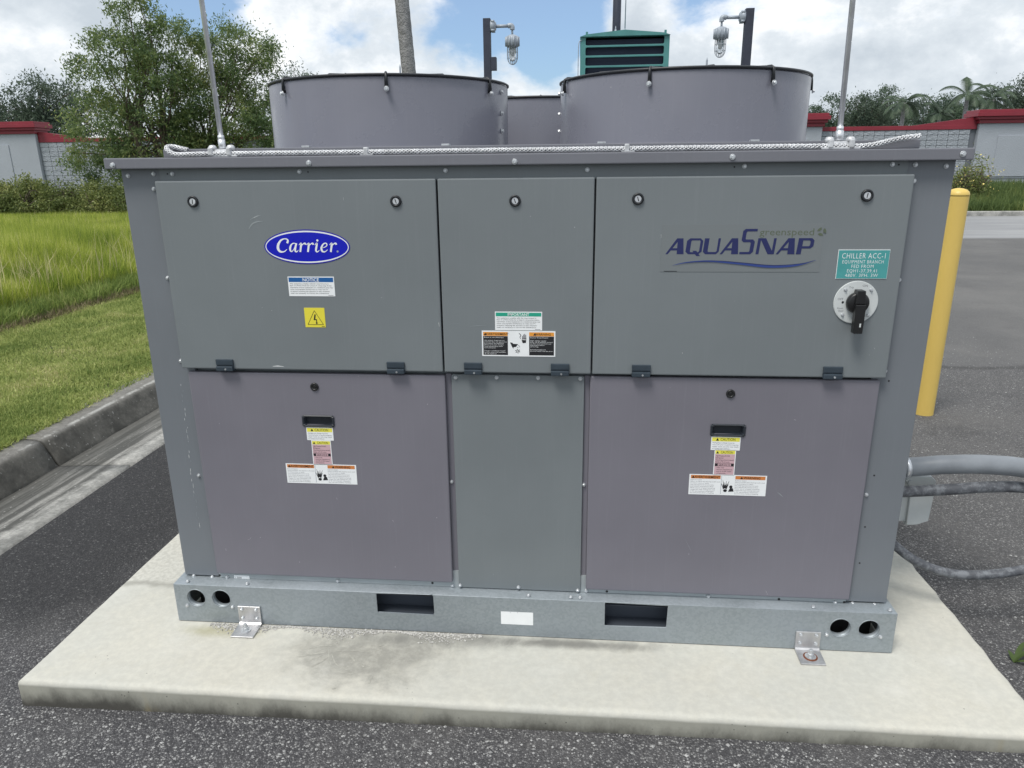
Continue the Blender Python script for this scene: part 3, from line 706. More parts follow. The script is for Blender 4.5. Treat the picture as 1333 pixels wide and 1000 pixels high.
cen = plate('centre_panel', [rrect(cx0, cz0, cx1, cz1, .006)], -.0065, .004, 'paint_grey', ch, bev=.001)
for u, v in ((593, 491.5), (646.5, 491.5), (700.5, 492), (755.5, 493), (599, 762), (675, 764.5), (752, 768.5)): screw(cen, u, v, -.0065)
for (xa, xb, us) in ((b+.001, cx0-.002, ((588, 627), (587, 491))), (cx1+.002, c-.001, ((760, 631),)), (-.99, a-.0015, ((259, 619),)), (d+.0015, .99, ((1127.5, 644),))):
    s_ = plate('panel_flange', [rrect(xa, .165, xb, cz1, .0015)], .001, .004, 'paint_mauve' if xa < .6 and xb > -.6 else 'paint_post', ch, bev=.0006)
    for u, v in us[:1]: screw(s_, u, v, .001)
mat('scuff', (.30, .33, .34), .6); mat('scuff_white', (.72, .74, .74), .7)
def scuffs(parent, y, name, items):
    p = Print(y-.0003)
    for i, (pts, w, m) in enumerate(items): p.stroke([xz(u, v, y) for u, v in pts], [w*.3]+[w]*(len(pts)-2)+[w*.2], m, 1+.05*i, 4)
    o = p.obj(name, parent); o['kind'] = 'stuff'
scuffs(doors[0], YD, 'scuff_marks', [([(326, 286), (333, 282), (340, 280)], .0026, 'scuff'), ([(324, 298), (328, 292), (334, 289), (342, 288)], .0035, 'scuff'), ([(330, 284), (336, 281)], .002, 'scuff_white'), ([(447, 257), (447.4, 261)], .0014, 'scuff_white'), ([(355, 477), (362, 476.6), (370, 477.5)], .0030, 'scuff_white'), ([(571, 420), (572, 425)], .0035, 'scuff_white'), ([(236, 420), (243, 424)], .0012, 'scuff'), ([(496, 387), (498, 388)], .0014, 'scuff_white')])
scuffs(doors[1], YD, 'scuff_marks', [([(612, 425), (622, 424), (634, 423.5)], .0012, 'scuff'), ([(753, 319), (753.2, 322)], .0016, 'ink_grey'), ([(584, 422), (600, 421)], .0009, 'scuff')])
scuffs(doors[2], YD, 'scuff_marks', [([(860.5, 305), (860.8, 310)], .0014, 'scuff_white'), ([(839, 330), (840, 333)], .0012, 'ink_grey'), ([(1138, 453), (1139, 455)], .0014, 'scuff_white'), ([(776, 423), (778, 446)], .0009, 'scuff')])
scuffs(lowL, YL, 'scuff_marks', [([(438, 648), (439, 650)], .002, 'scuff_white'), ([(511, 677), (512.5, 679)], .0022, 'scuff_white'), ([(565, 515), (570, 515.4)], .001, 'ink_grey'), ([(285, 551), (286, 552)], .0016, 'scuff_white'), ([(294, 714), (294.5, 717)], .0018, 'scuff_white'), ([(323, 703), (327, 700)], .0012, 'scuff_white'), ([(369, 674), (370, 675)], .0014, 'scuff')])
scuffs(lowR, YL, 'scuff_marks', [([(1012, 641), (1016, 644), (1019, 647)], .0025, 'scuff'), ([(956, 668), (960, 667)], .0014, 'scuff'), ([(997, 769), (999, 774)], .0015, 'scuff_white'), ([(1034, 546), (1036, 547)], .0018, 'scuff_white'), ([(892, 702), (897, 712), (900, 718)], .0008, 'scuff')])
rs = random.Random(9); it = []
for k in range(26):
    v = 500+k*7.6+rs.uniform(-3, 3); u = 234+(v-482)*.1225+rs.uniform(-2.2, 1.5); l = rs.uniform(2, 7); it.append(([(u, v), (u+l*.06, v+l*.5), (u+l*.13, v+l)], rs.uniform(.0006, .0016), 'scuff_white' if rs.random() < .6 else 'scuff'))
scuffs(pL, YC, 'scuff_marks', it)
# ---- angle brackets that hold the unit down
def bracket(u0, v0, u1, v1, ub, vb, rusty):
    x0, z1_ = xz(u0, v0, YR-.005); x1, _ = xz(u1, v1, YR-.005); x0 += .002
    o = thing_part = None; bm = newbm(); th = .006; prof = [(YR-.0003, z1_), (YR-.0003-th, z1_), (YR-.0003-th, .012), (YR-.012, th+.001), (YR-.075, th), (YR-.075, .0004), (YR-.008, .0004), (YR-.0003, .006)]
    A = [bm.verts.new((x0, y, z)) for y, z in prof]; B = [bm.verts.new((x1, y, z)) for y, z in prof]
    for k in range(len(prof)): bm.faces.new((A[k], A[(k+1) % 8], B[(k+1) % 8], B[k]))
    bm.faces.new(A); bm.faces.new(B[::-1]); bmesh.ops.bevel(bm, geom=bm.edges[:], offset=.0008, segments=1, affect='EDGES')
    o = bm_obj('angle_bracket', bm, 'aluminium_angle', ch)
    for fx in (.18, .82):
        for z in (z1_-.010, .028):
            s_ = bpy.data.objects.new('screw', SCREW); link(s_); setp(s_, o); s_.location = (x0+(x1-x0)*fx, YR-.0003-th, z)
    bx, by = (x0+x1)/2, YR-.042
    bm = newbm(); lathe(bm, [(.0165, 0), (.0165, .003), (.009, .0032), (.009, .012), (.006, .013), (.0055, .024), (.0045, .026)], 18, 'Z', (bx, by, th), smooth=False); bm_obj('anchor_bolt', bm, 'zinc_screw', o)
    if rusty: bm = newbm(); lathe(bm, [(.021, 0), (.021, .0012), (.016, .0013)], 20, 'Z', (bx, by, th+.0002)); bm_obj('rust_ring', bm, 'rust', o)
bracket(308.5, 789, 338, 789, 0, 0, False); bracket(1036, 822, 1069, 824, 0, 0, True)

# ---- stickers and badges
FCC = ['This equipment complies with the requirements in', 'Part 15 of FCC Rules for a Class A computing device.', 'Operation of this equipment in a residential area may', 'cause unacceptable interference to radio and TV', 'reception requiring the operator to take whatever', 'steps are necessary to correct the interference.']
def box_of(y, u0, v0, u1, v1):
    x0, z1 = xz(u0, v0, y); x1, z0 = xz(u1, v1, y); return x0, z0, x1, z1
def para(p, lines, x0, z1, x1, z0, m, layer, fill=.62):
    n = len(lines); st = (z1-z0)/n
    for i, t in enumerate(lines):
        if t: p.text(t, x0, z1-st*(i+.82), st*fill, m, layer, width=(x1-x0)*min(1, len(t)/max(len(q) for q in lines)*1.0))
def header_label(name, parent, y, r, bar, title, lines, barf=.2):
    x0, z0, x1, z1 = r; p = Print(y-.0006); p.base(*r, 'white_label'); w = x1-x0; h = z1-z0; e = .0025
    p.rect(x0+e, z1-e-h*barf, x1-e, z1-e, bar, 2); p.text(title, (x0+x1)/2, z1-e-h*barf*.86, h*barf*.72, 'ink_white', 3, 'C', off=.012)
    para(p, lines, x0+.005, z1-e*1.8-h*barf, x1-.005, z0+.006, 'ink_black', 2); p.rect(x1-.02, z0+.002, x1-.005, z0+.0032, 'ink_grey', 2); return p.obj(name, parent)
def boxat(y, uc, vc, w, h):         # upright label round the middle of what the photo shows
    x, z = xz(uc, vc, y); return x-w/2, z-h/2, x+w/2, z+h/2
header_label('notice_label', doors[0], YD, boxat(YD, 405.5, 373, .135, .056), 'notice_blue', 'NOTICE', FCC, .23)
header_label('important_label', doors[1], YD, boxat(YD, 675, 418, .133, .053), 'important_green', 'IMPORTANT', FCC, .2)
# high-voltage triangle
r = boxat(YD, 410, 413.5, .060, .057); p = Print(YD-.0006); p.base(*r, 'safety_yellow'); x0, z0, x1, z1 = r; cx = (x0+x1)/2; w = x1-x0
for (A, B) in (((cx, z1-.008), (x0+.008, z0+.008)), ((x0+.008, z0+.008), (x1-.006, z0+.008)), ((x1-.006, z0+.008), (cx, z1-.008))): p.stroke([A, B], [.0014, .0014], 'ink_black', 2, 1)
p.fill([[(cx-.0005, z1-.019), (cx+.0035, z1-.019), (cx+.001, z0+.024), (cx+.0055, z0+.024), (cx+.0055, z0+.014), (cx+.008, z0+.014), (cx+.004, z0+.0088), (cx+.0005, z0+.014), (cx+.003, z0+.014), (cx+.003, z0+.0215), (cx-.004, z0+.0215)]], 'ink_black', 3)
p.rect(x1-.012, z0+.002, x1-.003, z0+.0035, 'ink_black', 2); p.obj('voltage_label', doors[0])
# oval badge with the maker's name
def badge():
    y = YD-.0006; p = Print(y); cx, cz = xz(399.7, 321.5, YD); A = .1235; B = .0480; n = 72
    def ell(a, b): return [(cx+a*math.cos(2*math.pi*k/n), cz+b*math.sin(2*math.pi*k/n)) for k in range(n)]
    p.poly(ell(A, B), 'badge_rim', 1); p.poly(ell(A*.972, B*.93), 'ink_white', 2); p.poly(ell(A*.952, B*.845), 'badge_blue', 3)
    k = 2*A/690.           # drawing units of the enlarged photo
    def mp(a, b): return (cx+(a-437)*k, cz-(b-265)*k)
    lay = [4.]
    def st(pts, w):
        lay[0] += .15; p.stroke([mp(*q) for q in pts], [x*k for x in w], 'ink_white', lay[0], 7)
    st([(281, 236), (288, 218), (284, 206), (262, 202), (232, 214), (208, 246), (203, 278), (217, 300), (243, 303), (262, 294), (274, 282)], [16, 15, 9, 8, 13, 19, 21, 17, 9, 6, 4])
    st([(348, 240), (333, 236), (313, 248), (301, 274), (303, 296), (315, 299), (333, 278), (346, 250)], [6, 7, 11, 16, 13, 6, 5, 5])
    st([(355, 236), (345, 266), (340, 292), (347, 302), (357, 299), (367, 289)], [14, 15, 14, 11, 6, 3])
    for dx in (0, 62, 246):
        st([(374+dx, 250), (384+dx, 241), (393+dx, 238), (390+dx, 258), (380+dx, 304)], [3, 7, 13, 15, 14]); st([(385+dx, 278), (397+dx, 254), (412+dx, 240), (425+dx, 238), (429+dx, 248)], [3, 5, 8, 13, 15])
    st([(502, 250), (512, 241), (520, 238), (515, 262), (508, 291), (515, 302), (526, 299), (536, 289)], [3, 7, 13, 15, 14, 11, 6, 3])
    p.poly([mp(526+8.5*math.cos(2*math.pi*i/16), 215+8.5*math.sin(2*math.pi*i/16)) for i in range(16)], 'ink_white', 6.2)
    st([(556, 272), (578, 268), (597, 256), (599, 242), (588, 236), (569, 245), (554, 272), (556, 294), (570, 303), (586, 299), (602, 286)], [3, 5, 7, 9, 8, 10, 16, 16, 10, 6, 3])
    p.poly([mp(681+8*math.cos(2*math.pi*i/16), 300+8*math.sin(2*math.pi*i/16)) for i in range(16)], 'lamp_grey', 4.2)
    o = p.obj('oval_badge', doors[0]); bm = newbm()
badge()
# product logo on clear film
def logo():
    y = YD-.0006; p = Print(y); xa, zt = xz(862, 297, YD); xb, zb_ = xz(1066, 353, YD)
    fx0, fz0, fx1, fz1 = xa, xz(950, 354, YD)[1], xb, xz(950, 292, YD)[1]
    p.base(fx0, fz0, fx1, fz1, 'decal_film')
    bx, bz = xz(866, 331, YD); ex, _ = xz(1058, 327, YD); Wd = ex-bx
    H = .042; sh = .10; lay = [2.]
    def poly(pts, ox, w, hs=1.): 
        lay[0] += .12; p.poly([(ox+px*w+pz*H*hs*sh, bz+pz*H*hs) for px, pz in pts], 'logo_navy', lay[0])
    def loops(lps, ox, w, hs=1.):
        lay[0] += .12; p.fill([[(ox+px*w+pz*H*hs*sh, bz+pz*H*hs) for px, pz in lp] for lp in lps], 'logo_navy', lay[0])
    def A(ox, w): poly([(0, 0), (.13, 0), (.70, 1), (.52, 1)], ox, w); poly([(.62, 0), (1.0, 0), (.86, 1), (.56, 1)], ox, w); poly([(.22, .24), (.7, .24), (.7, .38), (.30, .38)], ox, w)
    def Q(ox, w): loops([[(.18, 0), (.82, 0), (1, .16), (1, .84), (.82, 1), (.18, 1), (0, .84), (0, .16)], [(.3, .13), (.27, .2), (.27, .8), (.3, .87), (.8, .87), (.84, .8), (.84, .2), (.8, .13)][::-1]], ox, w); poly([(.42, .22), (.66, .22), (.95, -.12), (.72, -.12)], ox, w)
    def U(ox, w): loops([[(.16, 0), (.84, 0), (1, .16), (1, 1), (.86, 1), (.86, .2), (.8, .14), (.34, .14), (.29, .2), (.29, 1), (0, 1), (0, .16)]], ox, w)
    def N_(ox, w): poly([(0, 0), (.16, 0), (.16, 1), (0, 1)], ox, w); poly([(.1, 1), (.42, 1), (.98, 0), (.66, 0)], ox, w); poly([(.86, 0), (1, 0), (1, 1), (.86, 1)], ox, w)
    def P_(ox, w): loops([[(0, 0), (.3, 0), (.3, .36), (.84, .36), (1, .5), (1, .86), (.84, 1), (0, 1)], [(.3, .5), (.72, .5), (.78, .56), (.78, .8), (.72, .86), (.3, .86)][::-1]], ox, w)
    def S_(ox, w): loops([[(0, 0), (.78, 0), (.95, .10), (.95, .50), (.80, .585), (.30, .585), (.26, .62), (.26, .86), (.32, .9), (1.0, .9), (1.0, 1.0), (.16, 1.0), (0, .92), (0, .55), (.15, .475), (.62, .475), (.68, .44), (.68, .12), (.62, .09), (0, .09)]], ox, w, 1.58)
    k = Wd/795.
    A(bx, 100*k); Q(bx+108*k, 88*k); U(bx+203*k, 86*k); A(bx+296*k, 100*k); S_(bx+402*k, 76*k); N_(bx+490*k, 98*k); A(bx+598*k, 100*k); P_(bx+706*k, 84*k)
    p.text('greenspeed', bx+503*k, xz(986, 306.5, YD)[1], .0185, 'logo_green', 2, width=288*k, off=-.002)
    gx, gz_ = xz(1069.5, 301.5, YD)
    for a0 in (95, 215, 335):
        pts = []
        for q in range(9): a = R(a0+q*10); pts.append((gx+.0115*math.cos(a), gz_+.0108*math.sin(a)))
        for q in range(8, -1, -1): a = R(a0+q*9); pts.append((gx+.0045*math.cos(a), gz_+.0045*math.sin(a)))
        lay[0] += .1; p.fill([pts], 'logo_green', lay[0])
    z_ = lambda u, v: xz(u, v, YD)
    p.stroke([z_(875, 345.5), z_(895, 341.5), z_(925, 340), z_(960, 343), z_(1000, 347), z_(1035, 345.5), z_(1062, 338.5)], [.0004, .003, .0044, .0048, .0062, .0046, .0005], 'logo_mid', 9, 8)
    p.stroke([z_(890, 342), z_(930, 339.6), z_(965, 342), z_(1005, 345.4), z_(1040, 343.4), z_(1060, 339)], [.0003, .0015, .002, .0018, .0014, .0003], 'logo_navy', 9.4, 8)
    a_, b_ = z_(864, 353.5), z_(881, 353.2); p.rect(a_[0], a_[1], b_[0], a_[1]+.0016, 'ink_black', 2)
    p.obj('product_logo', doors[2])
logo()
# teal engraved placard
r = (xz(1089.5, 343, YD)[0], xz(1120, 363, YD)[1], xz(1156.5, 343, YD)[0], xz(1123, 325, YD)[1]); x0, z0, x1, z1 = r
p = Print(YD-.0012); p.base(x0, z0, x1, z1, 'ink_white'); p.rect(x0+.0012, z0+.0008, x1-.0006, z1-.0014, 'placard_teal', 2); p.v = [(x, y+(.0008 if False else 0), z) for x, y, z in p.v]
h = z1-z0; mid = (x0+x1)/2; w = x1-x0
for t, zz, hh, ww in (('CHILLER ACC-1', .70, .185, .84), ('EQUIPMENT BRANCH', .53, .115, .80), ('FED FROM', .375, .115, .43), ('EQH1-37,39,41', .22, .115, .58), ('480V. 3PH. 3W', .065, .115, .64)): p.text(t, mid, z0+h*zz, h*hh, 'ink_white', 3, 'C', width=w*ww, off=-.008, spacing=1.12)
p.obj('engraved_placard', doors[2])
# rotary isolator
cx, cz = xz(1113.5, 393.5, YD); bm = newbm(); lathe(bm, [(.0575, 0), (.0575, .0025), (.0565, .0035)], 56, 'Y', (cx, YD, cz)); sw = bm_obj('isolator_plate', bm, 'bright_metal', doors[2])
sw.data.materials[0] = M['fitting_white']
for sx in (-1, 1):
    for sz in (-1, 1):
        s_ = bpy.data.objects.new('screw', SCREW); link(s_); setp(s_, sw); s_.location = (cx+sx*.033+.002, YD-.0035, cz+sz*.034); s_.scale = (.75, .75, .75)
p = Print(YD-.0037); p.poly(circ(cx, cz, .0555, 40), 'fitting_white', .4); p.text('OFF', cx-.048, cz+.006, .006, 'ink_grey', 1); p.text('ON', cx+.012, cz+.042, .006, 'ink_grey', 1); p.text('Trip', cx-.022, cz+.038, .005, 'ink_grey', 1); p.text('Reset', cx-.046, cz-.018, .0045, 'ink_grey', 1); p.text('Open', cx-.044, cz-.025, .0045, 'ink_grey', 1)
p.poly([(cx-.034+.0032*math.cos(k*.524), cz+.0035*math.sin(k*.524)) for k in range(12)], 'ink_black', 1); p.obj('isolator_print', doors[2])
bm = newbm(); lathe(bm, [(.029, 0), (.029, .012), (.0265, .017), (.012, .019)], 36, 'Y', (cx+.002, YD-.0036, cz))
hp = []
o_ = (cx+.002); 
def hb(bm, xw0, xw1, za, zb2, ya, yb): 
    v = [bm.verts.new((o_+sx*w_, yy, zz)) for (w_, zz) in ((xw0, za), (xw1, zb2)) for yy in (ya, yb) for sx in (-1, 1)]
    for f in ((0, 1, 3, 2), (4, 6, 7, 5), (0, 4, 5, 1), (2, 3, 7, 6), (0, 2, 6, 4), (1, 5, 7, 3)): bm.faces.new([v[i] for i in f])
hb(bm, .0098, .013, cz+.036, cz+.0, YD-.004, YD-.034); hb(bm, .013, .0118, cz-.0005, cz-.078, YD-.018, YD-.040)
kn = bm_obj('isolator_handle', bm, 'black_knob', sw); bv = kn.modifiers.new('bevel', 'BEVEL'); bv.width = .002; bv.segments = 2; bv.limit_method = 'ANGLE'
bm = newbm(); box(bm, o_+.001, o_+.005, YD-.0402, YD-.0398, cz-.060, cz-.050); bm_obj('padlock_eye', bm, 'fitting_white', kn)
# shock and rotating-fan warning
def tri(p, x, z, s, m, l): p.poly([(x-s*.55, z), (x+s*.55, z), (x, z+s)], m, l)
def warn_black():
    r = boxat(YD, 675, 447.5, .209, .0745); x0, z0, x1, z1 = r; p = Print(YD-.0006); p.base(*r, 'white_label'); w = x1-x0; h = z1-z0
    for a, b, t, lines in ((.018, .355, 'AVERTISSEMENT', ['Risque de choc électrique', '', 'Une tension dangereuse est', 'présente dans cet appareil et', 'peut causer des blessures', 'graves ou la mort. Couper', 'toute alimentation avant', 'tout entretien.', '', 'Danger: ventilateur rotatif', 'arrêter avant tout entretien', 'de cet appareil.']),
                           (.645, .982, 'WARNING', ['Electric Shock Hazard', '', 'High voltage supply', 'Shut off all electric power', 'to this unit and lock out', 'disconnect before', 'servicing.', '', 'Rotating equipment.', 'Do not reach into fan area.', '', ''])):
        p.rect(x0+w*a, z1-h*.20, x0+w*b, z1-h*.05, 'warning_orange', 2); p.rect(x0+w*a, z0+h*.05, x0+w*b, z1-h*.21, 'ink_black', 2)
        p.text(t, x0+w*(a+b)/2+.004, z1-h*.17, h*.085, 'ink_black', 3, 'C', off=.012); tri(p, x0+w*a+(.006 if len(t) > 8 else .016), z1-h*.175, h*.1, 'ink_black', 3)
        para(p, lines, x0+w*a+.003, z1-h*.23, x0+w*b-.003, z0+h*.07, 'ink_white', 3, .66)
    cx = (x0+x1)/2; K = h/345.
    def mp(a, b): return (cx+(a-672)*K, (z0+z1)/2-(b-585)*K)
    p.stroke([mp(680, 445), mp(704, 470), mp(692, 495), mp(702, 520)], [.0018, .002, .0016, .001], 'ink_black', 2, 4)
    for i, (fx, ft) in enumerate(((724, 480), (738, 460), (753, 452), (768, 462))): p.stroke([mp(fx, 525), mp(fx, ft)], [12*K, 9*K], 'ink_grey', 2+.1*i, 2)
    p.fill([[mp(718, 520), mp(776, 512), mp(772, 545), mp(768, 572), mp(728, 576), mp(716, 546)]], 'ink_black', 3); p.stroke([mp(722, 528), mp(772, 530)], [8*K, 8*K], 'ink_white', 3.4, 2)
    p.fill([[mp(560, 568), mp(592, 572), mp(600, 586), mp(668, 590), mp(650, 612), mp(640, 628), mp(606, 632), mp(604, 654), mp(588, 630)]], 'ink_black', 2.5)
    for i in range(6):
        a = R(60*i+20); p.stroke([mp(660+8*math.cos(a), 685+8*math.sin(a)), mp(660+32*math.cos(a), 685+30*math.sin(a))], [6*K, 11*K], 'ink_black', 2.6+i*.05, 2)
    for q in ((676, 610), (686, 626), (662, 634)): p.rect(*mp(q[0]-5, q[1]+4), *mp(q[0]+5, q[1]-4), 'ink_black', 2.4)
    p.obj('shock_warning_label', doors[1])
warn_black()
def low_set(parent, cu, v1, v2, v3, tilt=0):
    c_ = xz(cu, v1, YL)[0]; y = YL-.0006
    za = xz(cu, v1, YL)[1]; zb_ = xz(cu, v2, YL)[1]; zc = xz(cu, v3, YL)[1]
    h = .034; r = (c_-.0375, za-h/2, c_+.0355, za+h/2); p = Print(y); p.base(*r, 'white_label'); p.rect(r[0]+.002, r[3]-.0115, r[2]-.002, r[3]-.0015, 'caution_yellow', 2)
    p.text('CAUTION', c_+.004, r[3]-.0095, .0066, 'ink_black', 3, 'C', width=.037); tri(p, c_-.022, r[3]-.0098, .007, 'ink_black', 3)
    para(p, ['Refrigerant charge must be', 'removed prior to performing any', 'repair work on unit; may result', 'in component failure.'], r[0]+.004, r[3]-.0125, r[2]-.004, r[1]+.002, 'ink_grey', 2); p.scale(c_-.001, za, 1.137, 1.22); p.obj('caution_label', parent)
    h = .0625; r = (c_-.0265, zb_-h/2, c_+.0265, zb_+h/2); p = Print(y); p.base(*r, 'white_label'); p.rect(r[0]+.002, r[3]-.010, r[2]-.002, r[3]-.0015, 'caution_yellow', 2); p.rect(r[0]+.002, r[1]+.002, r[2]-.002, r[3]-.0105, 'caution_pink', 2)
    p.text('CAUTION', c_+.004, r[3]-.0087, .006, 'ink_black', 3, 'C', width=.03); tri(p, c_-.019, r[3]-.0089, .006, 'ink_black', 3)
    para(p, ['High Pressure R-410A', 'Refrigerant', 'Operating pressures exceed', 'limits of R-22 units'], r[0]+.004, r[3]-.012, r[2]-.004, r[3]-.032, 'ink_black', 3)
    p.rect(r[0]+.003, r[1]+.0225, r[2]-.003, r[1]+.0295, 'ink_black', 3); p.rect(r[0]+.010, r[1]+.0232, r[2]-.010, r[1]+.0288, 'caution_pink', 4); p.text('SERVICE', c_, r[1]+.0237, .0042, 'ink_black', 5, 'C', width=.028)
    para(p, ['Use only', 'service equipment', 'and R-410A rated', 'components'], r[0]+.008, r[1]+.0215, r[2]-.006, r[1]+.003, 'ink_black', 3); p.scale(c_, zb_, 1.15, 1.28); p.obj('pressure_label', parent)
    h = .056; w = .197; xx = xz(cu, v3, YL)[0]+.004; r = (xx-w/2, zc-h/2, xx+w/2, zc+h/2); p = Print(y); p.base(*r, 'white_label')
    for a, b, t in ((.02, .405, 'AVERTISSEMENT'), (.595, .98, 'WARNING')):
        p.rect(r[0]+w*a, r[3]-.0115, r[0]+w*b, r[3]-.002, 'warning_orange_dull', 2); p.text(t, r[0]+w*(a+b)/2+.004, r[3]-.0098, .0062, 'ink_black', 3, 'C', off=.012); tri(p, r[0]+w*a+(.006 if a < .1 else .016), r[3]-.010, .0066, 'ink_black', 3)
        para(p, ['Explosion hazard', 'Failure to follow this warning could result', 'in serious injury or death.', '   Use only approved service tools', '   and relieve all pressure first.', '   Never use air or gases containing', '   oxygen for leak testing this unit', '   or for operating any compressor.', 'See instructions before installing.'], r[0]+w*a, r[3]-.0125, r[0]+w*b, r[1]+.003, 'ink_grey', 2, .55)
    p.rect(r[0]+w*.415, r[1]+.003, r[0]+w*.42, r[3]-.003, 'lamp_grey', 2)
    ex = r[0]+w*.5; ez = r[1]
    for i in range(11):
        a = R(35+11*i); l = .010+.012*((i*7) % 5)/4; p.stroke([(ex-.006+.004*math.cos(a), ez+.015+.004*math.sin(a)), (ex-.006+l*math.cos(a)*.8, ez+.017+l*1.2*math.sin(a))], [.0028, .0006], 'ink_black', 2+.05*i, 2)
    p.poly([(ex+.009+.0042*math.cos(k*.6), ez+.0235+.0042*math.sin(k*.6)) for k in range(10)], 'ink_black', 3); p.fill([[(ex+.003, ez+.010), (ex+.017, ez+.011), (ex+.0145, ez+.020), (ex+.007, ez+.020)]], 'ink_black', 3.2); p.poly([(ex-.005+.005*math.cos(k*.6), ez+.013+.004*math.sin(k*.6)) for k in range(10)], 'ink_black', 3.4)
    p.scale(xx, zc, 1.132, 1.16); p.obj('explosion_warning_label', parent)
low_set(lowL, 417, 565, 589.3, 617); low_set(lowR, 945, 577.5, 602.3, 631.5)

# ---- fan stacks
def fan(name_lab, cx, cy, rad, ztop, off, nclip=7, seam=()):
    z0 = 1.4908; h = ztop-z0; bm = newbm()
    lathe(bm, [(rad+.004, 0), (rad, .01), (rad, h-.004), (rad-.002, h), (rad-.006, h-.001), (rad-.008, h-.01), (rad-.008, .01)], 96, 'Z', (cx, cy, z0), cap=False)
    o = bm_obj('fan_stack', bm, 'paint_shroud', ch); o['label'] = name_lab
    bm = newbm(); n = 72
    def ringp(r, z): return [(cx+r*math.cos(2*math.pi*k/n), cy+r*math.sin(2*math.pi*k/n), z) for k in range(n)]
    tube(bm, ringp(rad+.001, ztop+.0035), .0042, 6, closed=True)
    for r_, z in ((rad*.9, .010), (rad*.75, .014), (rad*.6, .017), (rad*.45, .019), (rad*.3, .020), (rad*.17, .020)): tube(bm, ringp(r_, ztop+z), .0017, 5, closed=True)
    for k in range(14):
        a = off+2*math.pi*k/14; tube(bm, [(cx+r_*math.cos(a), cy+r_*math.sin(a), ztop+z) for r_, z in ((rad+.004, .002), (rad*.96, .010), (rad*.7, .019), (rad*.15, .024))], .0024, 5)
    g = bm_obj('fan_guard', bm, 'black_plastic', o)
    for k in range(nclip):
        a = off+2*math.pi*k/nclip; ca, sa = math.cos(a), math.sin(a); bm = newbm()
        tube(bm, [(cx+r_*ca, cy+r_*sa, ztop+z) for r_, z in ((rad-.02, .010), (rad-.004, .009), (rad+.0045, .004), (rad+.006, -.006), (rad+.006, -.034))], [.0035, .0042, .0045, .0045, .006], 8); bm_obj('guard_clip', bm, 'black_plastic', g)
        b = bpy.data.objects.new('bolt', BOLT); link(b); setp(b, o); b.location = (cx+(rad+.010)*ca, cy+(rad+.010)*sa, ztop-.036); b.rotation_euler = (0, 0, a+math.pi/2)
    for (ad, zz) in seam:
        a = R(ad); b = bpy.data.objects.new('bolt', BOLT); link(b); setp(b, o); b.location = (cx+(rad+.001)*math.cos(a), cy+(rad+.001)*math.sin(a), zz); b.rotation_euler = (0, 0, a+math.pi/2)
    bm = newbm()            # fan inside: hub and five swept blades
    lathe(bm, [(.09, h-.14), (.09, h-.05), (.06, h-.04)], 24, 'Z', (cx, cy, z0))
    for k in range(5):
        a0 = 2*math.pi*k/5; rows = []
        for i in range(5):
            r_ = .08+(rad-.1)*i/4; a = a0+.12*i; rows.append([bm.verts.new((cx+r_*math.cos(a+d_), cy+r_*math.sin(a+d_), z0+h-.06-.05*(d_+.25))) for d_ in (-.28, 0, .28)])
        for A_, B_ in zip(rows, rows[1:]):
            for q in range(2): bm.faces.new((A_[q], A_[q+1], B_[q+1], B_[q]))
    bm_obj('fan_blades', bm, 'black_plastic', o)
fan('left front fan stack', -.481, .60, .399, 1.690, R(-90+12), seam=((-14, 1.665), (-14, 1.60), (-14, 1.545)))
fan('right front fan stack', .4975, .60, .399, 1.690, R(-90-20), seam=((179, 1.665), (179, 1.60), (179, 1.545)))
fan('rear fan stack behind the two front ones', -.02, 1.46, .399, 1.690, R(-90+30))

# ------------------------------------------------------------------ lightning protection on the chiller
def rod(ub, vb, ut, vt, lab):
    b = at(ub, vb, .002); t = at(ut, vt, .002); d = (t-b)/np.linalg.norm(t-b); z0 = 1.4685
    base = Vector((b[0], .0, z0)); k = (2.12-z0)/d[2]
    root = thing('lightning_rod', tuple(base), lab, 'lightning rod', 'lightning rods on the chiller roof edge')
    q = lambda s: (base.x+d[0]*s, .0, z0+d[2]*s)
    bm = newbm(); tube(bm, [q(.03), q(.62), q(.66)], [.0068, .0068, .001], 12); bm_obj('rod', bm, 'bright_metal', root, True)
    bm = newbm(); tube(bm, [q(.022), q(.045)], .0105, 6); tube(bm, [q(.0449), q(.056)], .0085, 12); bm_obj('coupling_nut', bm, 'bright_metal', root)
    bm = newbm(); box(bm, base.x-.048, base.x+.048, -.022, .010, z0, z0+.005, bev=.0015); box(bm, base.x-.03, base.x+.03, -.014, .012, z0+.005, z0+.020, bev=.005)
    for sx in (-1, 1): lathe(bm, [(.012, 0), (.012, .006), (.008, .012), (.004, .013)], 10, 'Z', (base.x+sx*.026, -.006, z0+.018)); box(bm, base.x+sx*.026-.006, base.x+sx*.026+.006, -.026, -.012, z0+.003, z0+.024, bev=.003)
    bm_obj('cable_clamp', bm, 'cable_metal', root)
rod(290, 190, 263, 0, 'thin lightning rod clamped at the left end of the braided cable'); rod(1092, 182, 1110, 0, 'thin lightning rod clamped at the right end of the braided cable')
